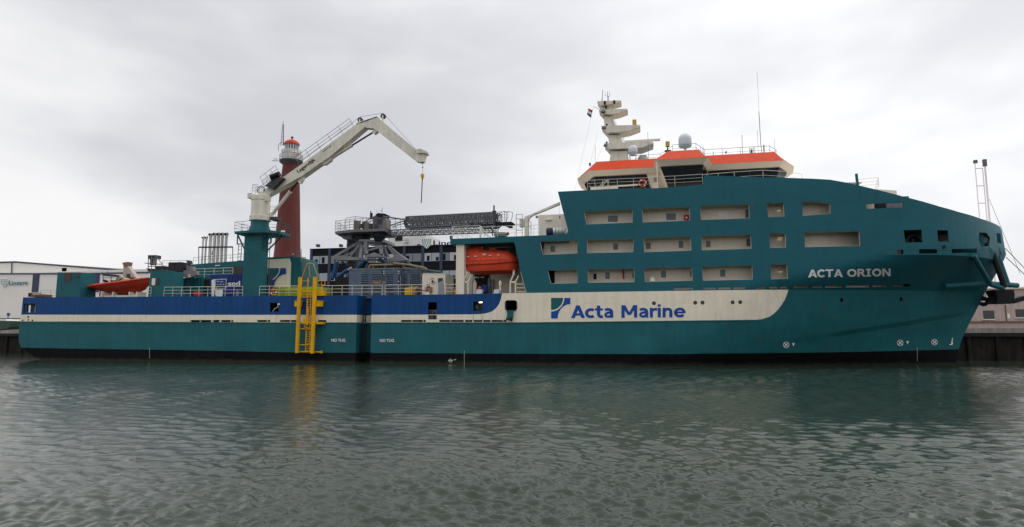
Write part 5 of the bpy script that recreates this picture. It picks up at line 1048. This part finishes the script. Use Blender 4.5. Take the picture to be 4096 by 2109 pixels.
# small white container and stores near it
wc = thing('white_container', 'small cream ribbed container with white pipe mouth beside the lifeboat bay pillar', 'container', P(1740,1187,1.6))
m = M(); a = P(1690,1097,1.6); b = P(1781,1187,1.6); m.box(a.x, 1.6, 7.12, b.x, 4.6, a.z); build('body', m, BEIGE, wc)
for k in range(11): m = M(); m.bp(1694+k*8.2,1101,1697.5+k*8.2,1178,1.55,.06); build('corrugation', m, BEIGE, wc)
for k in range(9): m = M(); m.bp(1692+k*10,1094.5,1698+k*10,1098,1.52,.3); build('roof_rib', m, MWHITE, wc)
m = M(); m.bp(1752,1113,1771,1131,1.5,.06); build('dark_flap', m, TRIM, wc); m = M(); m.pp([(1753,1131),(1772,1122),(1776,1187),(1752,1187)], 1.45, .1); build('plastic_curtain', m, paint('grey_sheet', (.30,.31,.32), .5), wc)
m = M(); c = P(1730,1125,1.3); m.disc(c, .2, .3, 16); pm_ = build('pipe_mouth', m, MWHITE, wc); m = M(); m.disc(c+Vector((.01,-.02,-.03)), .14, .03, 14); build('pipe_hole', m, BLACK, pm_)
m = M(); m.bp(1724,1111.5,1734,1113,1.5,.03); m.bp(1721,1116,1738,1118,1.5,.03); build('red_label', m, paint('label_brown', (.35,.12,.07), .6), wc)
m = M(); m.bp(1619,1151,1640,1182,1.2,.9); solo('tool_crate', m, YELLOW, 'yellow crate on deck in front of the grey louvred house, the lower left one', 'crate')
m = M(); m.pp([(1636,1148),(1662,1146),(1668,1150),(1660,1160),(1658,1180),(1640,1180)], 1.6, .8); solo('tool_crate', m, paint('ochre_cover', (.42,.27,.02), .7), 'ochre covered crate just right of the yellow crate', 'crate')
m = M(); m.bp(1698,1168,1716,1182,1.2,.5); solo('white_box', m, MWHITE, 'small white box below the brown valve station by the cream container', 'box')
vs_ = thing('valve_station', 'brown and red valve station in front of the cream container', 'valve station', P(1712,1187,1.2))
m = M(); m.bp(1699,1149,1726,1168,1.25,.4); build('cabinet', m, paint('brown_cabinet', (.30,.17,.10), .6), vs_); m = M(); m.bp(1709,1145,1717,1149,1.2,.3); m.tp((1675,1162,1.1),(1712,1162,1.1),.05); build('red_valve', m, REDE, vs_)
m = M(); c = P(1713,1141,1.2); m.path([(c.x+.13*math.cos(t), 1.2, c.z-.05+.17*math.sin(t)) for t in [k*.5236 for k in range(13)]], .04, 5); build('wheel', m, DGREY, vs_)
m = M(); m.bp(1805,1157,1824,1160,1.4,.3); m.bp(1808,1160,1811,1187,1.4,.1); m.bp(1816,1160,1822,1187,1.4,.2); solo('orange_stand', m, paint('orange_stand', (.6,.22,.03), .6), 'orange stand between the cream container and the bay pillar', 'stand')

# ================================================================ yellow boat landing
bl = thing('boat_landing', 'yellow boat landing ladder with two fender tubes hung on the hull side', 'boat landing', P(1220,1414,-.8))
for a, b, r in [((1201,1109),(1188,1412),.215),((1261,1108),(1248.5,1414),.23)]: m = M(); m.tp((*a,-.9),(*b,-.9),r,18); build('fender_tube', m, YELLOW, bl, smooth=40)
a = P(1232.5,1112,-.6); b = P(1222,1412,-.6); xx = (a.x+b.x)/2
m = M(); m.tube(a, b, .07, 6); m.tp((1244,1165,-.6),(1238,1412,-.6),.05,6); ly = build('ladder_stile', m, YELLOW, bl)
m = M(); g0 = P(1232,1172,-.6); g1 = P(1246,1172,-.6); m.tube(g0, g1, .03, 5); rg = build('rung', m, YELLOW, ly)
for k in range(1, 26): clone(rg, ((b-a).x*k/26*.95, 0, (b-a).z*k*.0375*.82), ly)
for y in (1167,1189,1316,1380,1407): m = M(); m.tp((1197 if y < 1300 else 1194,y,-.75),(1250,y,-.75),.055,6); build('cross_tube', m, YELLOW, bl)
m = M(); m.bp(1262,1162,1296,1183,-.2,.6); m.bp(1205,1162,1240,1168,-.5,.6); m.bp(1205,1290,1286,1296,-.7,.6); m.pp([(1212,1278),(1224,1270),(1224,1296),(1212,1296)], -.8,.3); m.bp(1248,1288,1288,1297,-.8,.7); build('bracket_platform', m, YELLOW, bl)
for w in ((1178,1204,1194,1226),(1264,1204,1279,1226)): m = M(); m.bp(*w, -.9, .75); build('side_box', m, YELLOW, bl)
for w in ((1178,1203,1196,1206),(1260,1203,1280,1206)): m = M(); m.bp(*w, -.95, .85); build('box_flange', m, YELLOW, bl)
m = M(); m.path([P(1209,1108,.3), P(1227,1056,.3), P(1236,1053,.3), P(1254,1056,.3), P(1270,1104,.3)], .032, 5); m.path([P(1236,1060,.6), P(1240,1110,.6)], .028, 5)
m.path([P(1268,1124,.4), P(1300,1124,.4), P(1300,1140,.4), P(1272,1140,.4)], .035, 5); m.path([P(1286,1124,.4), P(1285,1180,.4)], .035, 5); m.path([P(1192,1125,.4), P(1240,1124,.4)], .03, 5)
build('top_handrail', m, YELLOW, bl)
m = M(); m.path([P(1218,1298,-.85), P(1218,1310,-.85), P(1238,1310,-.85), P(1241,1298,-.85)], .04, 5); m.bp(1226,1230,1232,1300,-.8,.15); build('step_guard', m, YELLOW, bl)
m = M(); m.tp((1188,1409,-.6),(1287,1409,-.6),.08,6); m.bp(1282,1404,1287,1413,-.7,.2); build('bottom_tube', m, YELLOW, bl)

# ================================================================ bow fender frame
m = M(); Yb = 6.0
m.tube(H(3772,1146,.3), P(3960,1134,Yb), .26, 10); fbm = build('bow_frame_tube', m, TEAL, ship, smooth=40)
m = M(); m.tube(H(3888,1022,.2), P(3962,1138,Yb), .22, 10); build('bow_frame_tube', m, TEAL, ship, smooth=40)
m = M(); m.tube(P(3988,1020,7.5), P(4030,1142,7.5), .28, 10); build('bow_frame_tube', m, TEAL, ship, smooth=40)
m = M(); m.tube(P(3970,1010,6), P(4020,1152,6), .26, 10); build('bow_frame_hose', m, BLACK, ship, smooth=40)
m = M(); m.tube(P(3955,1137,Yb), P(4015,1154,Yb), .24, 10); m.tube(P(3958,1136,Yb+.6), P(4068,1142,Yb+2), .27, 10); build('bow_frame_tube', m, TEAL, ship, smooth=40)
m = M(); m.pp([(3978,1160),(4056,1160),(4060,1185),(4050,1214),(3988,1214),(3990,1185)], 7, 1.8); m.pp([(4045,1200),(4110,1180),(4110,1200),(4060,1214)], 7.4, 1.2); build('bow_fender_block', m, BLACK, ship)
m = M(); m.path([P(3925,1198,9), P(3938,1192,9), P(3955,1206,9), P(3938,1220,9), P(3920,1214,9)], .2, 8); m.tp((3930,1190,9),(3966,1204,9),.17,8); build('anchor', m, BLACK, ship)
m = M(); c = P(3967,1134,Yb-.3); m.disc(c, .07, .05, 8); c = P(4066,1139,Yb+1.8); m.disc(c, .08, .05, 8); build('frame_marker', m, MWHITE, ship)
for a, b in [((4021.7,994,9),(4300,1284,20.6)),((4024,1029,9),(4290,1278,20.6))]: m = M(); m.tp(a, b, .035, 5); solo('mooring_line', m, ROPE, 'reddish mooring line running from the bow down to the quay, '+('upper one of the pair' if a[1] < 1000 else 'lower one of the pair'), 'mooring line', 'mooring lines at the bow')

# ================================================================ lighthouse far behind
lh = thing('lighthouse', 'tall dark red iron lighthouse with white galleries and orange red dome', 'lighthouse', (P(1140,1000,107).x, 107, 3.75))
def LZ(py): return P(1150, py, 107).z
lx = P(1159,700,107).x+.3; sc = (P(1159+10,800,107)-P(1159,800,107)).length/10
prof = [(4.9*1.6, 3.75)]+[(hw*sc, LZ(py)) for hw, py in ((50,1070),(45,1000),(40.5,890),(36,790),(31,690),(28.5,660))]
m = M(); m.lathe(lx, 107, prof, 18); tw = build('tower', m, RED, lh, smooth=10)
m = M(); m.lathe(lx, 107, [(29*sc, LZ(662)), (41*sc, LZ(652)), (42*sc, LZ(646)), (38*sc, LZ(645)), (30*sc, LZ(644)), (30*sc, LZ(628))], 18); build('lower_gallery', m, DGREY, lh, smooth=10)
m = M(); m.lathe(lx, 107, [(33*sc, LZ(648)), (33*sc, LZ(623)), (29*sc, LZ(618)), (27*sc, LZ(612))], 18); build('watch_room', m, STEEL, lh, smooth=10)
m = M()
for r_, z0, z1, n in ((40, 646, 624, 22), (34, 618, 606, 20)):
    pr = [(lx+r_*sc*math.cos(2*math.pi*k/n), 107+r_*sc*math.sin(2*math.pi*k/n)) for k in range(n+1)]
    for p, q in zip(pr, pr[1:]):
        m.tube((*p, LZ(z0)), (*p, LZ(z1)), .09, 4); m.tube((*p, LZ(z1)), (*q, LZ(z1)), .1, 4); m.tube((*p, (LZ(z1)+LZ(z0))/2), (*q, (LZ(z1)+LZ(z0))/2), .07, 4)
build('gallery_railing', m, STEEL, lh)
m = M(); m.lathe(lx, 107, [(35*sc, LZ(619)), (35*sc, LZ(617)), (27*sc, LZ(616)), (27*sc, LZ(606)), (24*sc, LZ(605)), (24*sc, LZ(604))], 18); build('upper_gallery', m, STEEL, lh, smooth=10)
m = M(); m.lathe(lx, 107, [(23*sc, LZ(606)), (23*sc, LZ(582))], 16); lg = build('lantern_glass', m, plain('lantern_glass', (.10,.11,.12), .1), lh, smooth=0)
m = M(); [m.tube((lx+23.5*sc*math.cos(t), 107+23.5*sc*math.sin(t), LZ(606)), (lx+23.5*sc*math.cos(t), 107+23.5*sc*math.sin(t), LZ(581)), .13, 4) for t in [k*.3927 for k in range(16)]]; build('lantern_bar', m, DOME, lg)
m = M(); m.lathe(lx, 107, [(28*sc*math.cos(t), LZ(582)+(LZ(561)-LZ(582))*math.sin(t)) for t in [math.radians(11*k) for k in range(8)]]+[(1.5*sc, LZ(560)), (1.5*sc, LZ(557))], 18); build('dome', m, paint('dome_red', (.50,.05,.03), .5), lh, smooth=30)
zb = LZ(552.5); m = M(); m.lathe(lx, 107, [(5*sc*math.sin(t)+.01, zb-5*sc*math.cos(t)) for t in [k*math.pi/8 for k in range(9)]], 12); build('ball_finial', m, paint('ball_red', (.35,.02,.02), .5), lh, smooth=50)
m = M(); ax = P(1137,560,107).x; [m.tube((ax+dx, 106+dy, LZ(585)), (ax+dx*.3, 106+dy*.3, LZ(500)), .07, 4) for dx, dy in ((-.5,0),(.5,0),(0,.5))]; m.tube((ax,106,LZ(500)), (ax,106,LZ(488)), .06, 4)
for k in range(8): z = LZ(585-k*10); m.tube((ax-.4,106,z), (ax+.4,106,z+.7), .05, 4)
m.path([(ax-.2,106,LZ(570)), (ax-1.2,106,LZ(580)), (ax-1.3,106,LZ(606))], .07, 4); build('antenna_mast', m, DGREY, lh)
for a, b in (((1088,643),(1114,644)),((1095,636),(1110,637)),((1196,612),(1186,622))): m = M(); m.tp((*a,105),(*b,105),.12,4); build('aerial', m, RAILG, lh)

# ================================================================ office building, black with shield sign
X = lambda px, Y=50, py=1050: P(px, py, Y).x
ob = thing('office_building', 'dark glass office building with rows of windows behind the gangway', 'building', (X(1500), 50, 3.75))
zt_ = 20.1
m = M(); m.box(X(1241), 50, 3.75, X(2150), 66, zt_); build('wall', m, CLAD, ob)
m = M(); m.box(X(1241)-.1, 49.7, zt_, X(2150), 66, zt_+.1); build('roof_edge', m, TRIM, ob)
ys = lambda py: P(1500, py, 50).z
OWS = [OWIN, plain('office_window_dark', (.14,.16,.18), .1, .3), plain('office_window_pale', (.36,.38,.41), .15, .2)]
bx = [1241,1314,1389,1463,1538,1612,1687,1760,1832,1905,1978,2050,2123]
for x0, x1 in zip(bx, bx[1:]):
    mc = M(); mc.box(X(x0)-.0, 49.75, 3.8, X(x0)+.55, 50, zt_-.02); build('facade_fin', mc, TRIM, ob)
    for r0, r1 in ((1019,1051),(1089,1121)):
        xm = (x0+x1)/2+2
        for a_, b_ in ((x0+7, xm-1), (xm+1, x1-2)):
            mw = M(); mw.box(X(a_), 49.9, ys(r1), X(b_), 50.2, ys(r0)); wn = build('window', mw, random.choice(OWS), ob)
            if random.random() < .45: mb = M(); xa_ = X(a_); xb_ = X(b_); t_ = random.random(); mb.box(xa_+(xb_-xa_)*t_*.6, 49.86, ys(r1)+.1, xa_+(xb_-xa_)*(t_*.6+.35), 49.895, ys(r1)+.5+.9*random.random()); build('blind', mb, CLAD, wn)
m = M(); m.box(X(1526), 53, zt_, X(1679), 62, P(1600,938,53).z); ph = build('roof_plant_room', m, SHED, ob)
m = M(); m.bp(1581,940,1609,963,52.9,.1); build('dark_vent', m, BLACK, ph)
for y in (952,960,968): m = M(); m.bp(1616,y,1632,y+1.5,52.6,.3); build('pipe', m, MWHITE, ph)
for px in (1268,1360,1390,1672,1820): m = M(); m.bp(px-4,977,px+5,987,50.5,.8); m.bp(px-1,984,px+1,989,50.6,.3,1); build('roof_floodlight', m, [DGREY, MWHITE], ob)
def shield(fn, cx, cy, w, h, par):
    mm = M(); pts = [(cx-w/2, cy-h*.42), (cx-w*.25, cy-h*.49), (cx, cy-h*.5), (cx+w*.25, cy-h*.49), (cx+w/2, cy-h*.42), (cx+w*.46, cy), (cx+w*.25, cy+h*.3), (cx, cy+h/2), (cx-w*.25, cy+h*.3), (cx-w*.46, cy)]
    c = [fn(a, b) for a, b in pts]; mm.add(c+[p+Vector((0,.2,0)) for p in c], [tuple(range(10)), tuple(range(19,9,-1))]+[(i, i+10, (i+1) % 10+10, (i+1) % 10) for i in range(10)]); sh = build('shield_logo', mm, MWHITE, par, smooth=0)
    gr = [paint('shield_blue', (.03,.12,.30), .5), paint('shield_teal', (.04,.25,.25), .5), paint('shield_green', (.10,.30,.05), .5)] if 'shield_blue' not in bpy.data.materials else [bpy.data.materials[q] for q in ('shield_blue','shield_teal','shield_green')]
    for r in range(5):
        wr = w*(.98, .96, .86, .62, .34)[r]; n = (5, 4, 4, 3, 2)[r]; y0 = cy-h*.45+r*h*.185
        for k in range(n):
            x0 = cx-wr/2+wr*k/n; x1 = x0+wr/n; mid = (x0+x1)/2; q = M(); c = [fn(x0+w*.02, y0+h*.17), fn(x1-w*.02, y0+h*.17), fn(mid, y0+.02*h)]; q.add([p-Vector((0,.04,0)) for p in c], [(0,1,2)]); build('shield_triangle', q, gr[min(2, int(3*(mid-cx+w/2)/w))], sh, smooth=0)
    return sh
of = lambda a, b: P(a, b, 49.4)
shield(of, 1706, 974, 42, 43, ob)
letters('roof_lettering', 'Lineage', ob, TRIM, (1733,981), (1868,981), 19, lambda a, b: P(a, b, 49.2), .006, heavy=.02)
# ================================================================ warehouse
wz = lambda py: P(60, py, 60).z; WX = lambda px: P(px, 1150, 60).x
wh_ = thing('warehouse', 'long pale cold store building with navy trims and shallow gable behind the stern', 'building', (WX(200), 60, 3.75))
m = M(); m.prism([(-175,3.75),(WX(594),3.75),(WX(594),wz(1090)),(WX(430),wz(1090)),(WX(63),wz(1095)),(-175,wz(1095))], 60, 100); build('wall', m, SHED, wh_)
m = M(); m.prism([(-175,wz(1094)),(WX(594),wz(1089)),(WX(590),P(590,1088,66).z-.0),(P(63,1048,66).x,P(63,1048,66).z),(-175,P(0,1049,66).z)], 66, 100); build('gable', m, SHED, wh_)
m = M(); m.tube((-175,65.9,P(0,1049,66).z), P(63,1048,65.9), .22, 5); m.tube(P(63,1048,65.9), P(600,1090,65.9), .22, 5); m.tp((-40,1095,59.9),(342,1095,59.9),.18,5); m.tp((330,1095,59.9),(600,1090,59.9),.18,5); build('roof_trim', m, TRIM, wh_)
m = M(); m.tp((47,1052,65.8),(46,1094,65.8),.12,5); build('downpipe', m, TRIM, wh_)
for a_, b_ in ((132,150),(379,392)): m = M(); m.bp(a_,1097,b_,1168,59.8,.4); build('navy_column', m, TRIM, wh_)
m = M(); m.bp(248,1072,266,1086,66,2); build('roof_vent', m, TRIM, wh_)
m = M(); m.bp(-60,1274,600,1276.5,59.6,.3); build('base_trim', m, TRIM, wh_)
m = M(); m.bp(-60,1277,600,1330,59.5,.4); build('base_wall', m, CONC, wh_)
wf = lambda a, b: P(a, b, 59.7)
shield(wf, 17, 1131, 30, 34, wh_)
letters('wall_lettering', 'Lineage', wh_, paint('sign_teal', (.06,.16,.24), .5), (36,1141), (111,1139), 17, wf, .02)
m = M(); m.disc(P(32,1258,40), .32, .2, 12); m.tp((32,1264,40),(32,1300,40),.08); solo('lamp_post', m, TRIM, 'dark round headed post before the pale warehouse at far left', 'post')
sb = thing('small_boat', 'green hulled small boat with white deck edge at the far left of the quay', 'boat', P(0,1320,24))
m = M(); m.pp([(-90,1282),(46,1284),(38,1306),(28,1316),(-80,1322)], 24, 3); build('hull', m, paint('boat_green', (.03,.07,.05), .5), sb)
m = M(); m.pp([(-90,1276),(24,1277),(26,1284),(-90,1285)], 24.2, 2.6); build('deck_edge', m, MWHITE, sb)
# ================================================================ building and mast to the right of the bow
rbld = thing('quay_building', 'low pale brick quay building with dark square windows right of the bow', 'building', P(3990,1300,35))
bx0 = P(3700,1200,35).x; m = M(); m.box(bx0, 35, 3.75, 95, 47, P(4000,1156,35).z); build('wall', m, PINKB, rbld)
m = M(); m.box(bx0-.2, 34.7, P(4000,1156,35).z, 95.2, 47, P(4000,1150,35).z); build('roof_edge', m, SHED, rbld)
for w in ((3934,1243,3979,1277),(4063,1238,4112,1270)): m = M(); m.bp(*w, 34.9, .2); o = build('window', m, GLASS, rbld); m = M(); m.bp(w[0]-2,w[3],w[2]+2,w[3]+3,34.8,.3); build('sill', m, SHED, o)
m = M(); m.bp(3850,1286,4130,1291,34.85,.2); m.bp(4020,1220,4030,1290,34.9,.15); build('dark_band', m, paint('brick_dark', (.16,.10,.09), .8), rbld)
m = M(); m.bp(3945,1180,3990,1215,34.9,.15); build('pale_panel', m, SHED, rbld)
m = M(); m.bp(4034,1255,4040,1273,30,.3); solo('quay_post', m, MWHITE, 'short white post on the quay between the two dark windows', 'post')
lm2 = thing('lattice_mast', 'pale ladder like mast rising behind the bow', 'mast', P(3960,1300,50))
MP = paint('mast_pale', (.85,.78,.82), .6, .05, .05, 0)
def vpost(px, py, y1, r, nm):
    c = P(px, py, 50); m = M(); m.tube((c.x, 24, QZ), c, r, 8); return build(nm, m, MP, lm2)
xl = P(3899,650,50).x; xm_ = P(3929,660,50).x; xr = P(3938,645,50).x; ztm = P(3936,642,50).z
for x_, r_, z_ in ((xl,.07,ztm-.2),(xm_,.08,ztm-1.2),(xr,.14,ztm)): m = M(); m.tube((x_,50,QZ), (x_,50,z_), r_, 8); build('upright', m, MP, lm2, smooth=40)
m = M(); m.tube((xl,50,ztm-1.3), (xm_,50,ztm-1.3), .08, 6); rr = build('rung', m, MP, lm2)
for k in range(1, 9): clone(rr, (0, 0, -2.9*k), lm2)
m = M(); m.box(xl-.15,49.8,ztm-.4,xl+.35,50.2,ztm+.1); m.box(xr-.25,49.8,ztm-1,xr+.25,50.2,ztm+.15); build('mast_head', m, plain('mast_dark', (.12,.09,.12), .6), lm2)
m = M(); m.tube((xr+.2,50,ztm-6.5), (xr+3.6,50,QZ+9), .03, 4); build('stay_wire', m, ROPE, lm2)
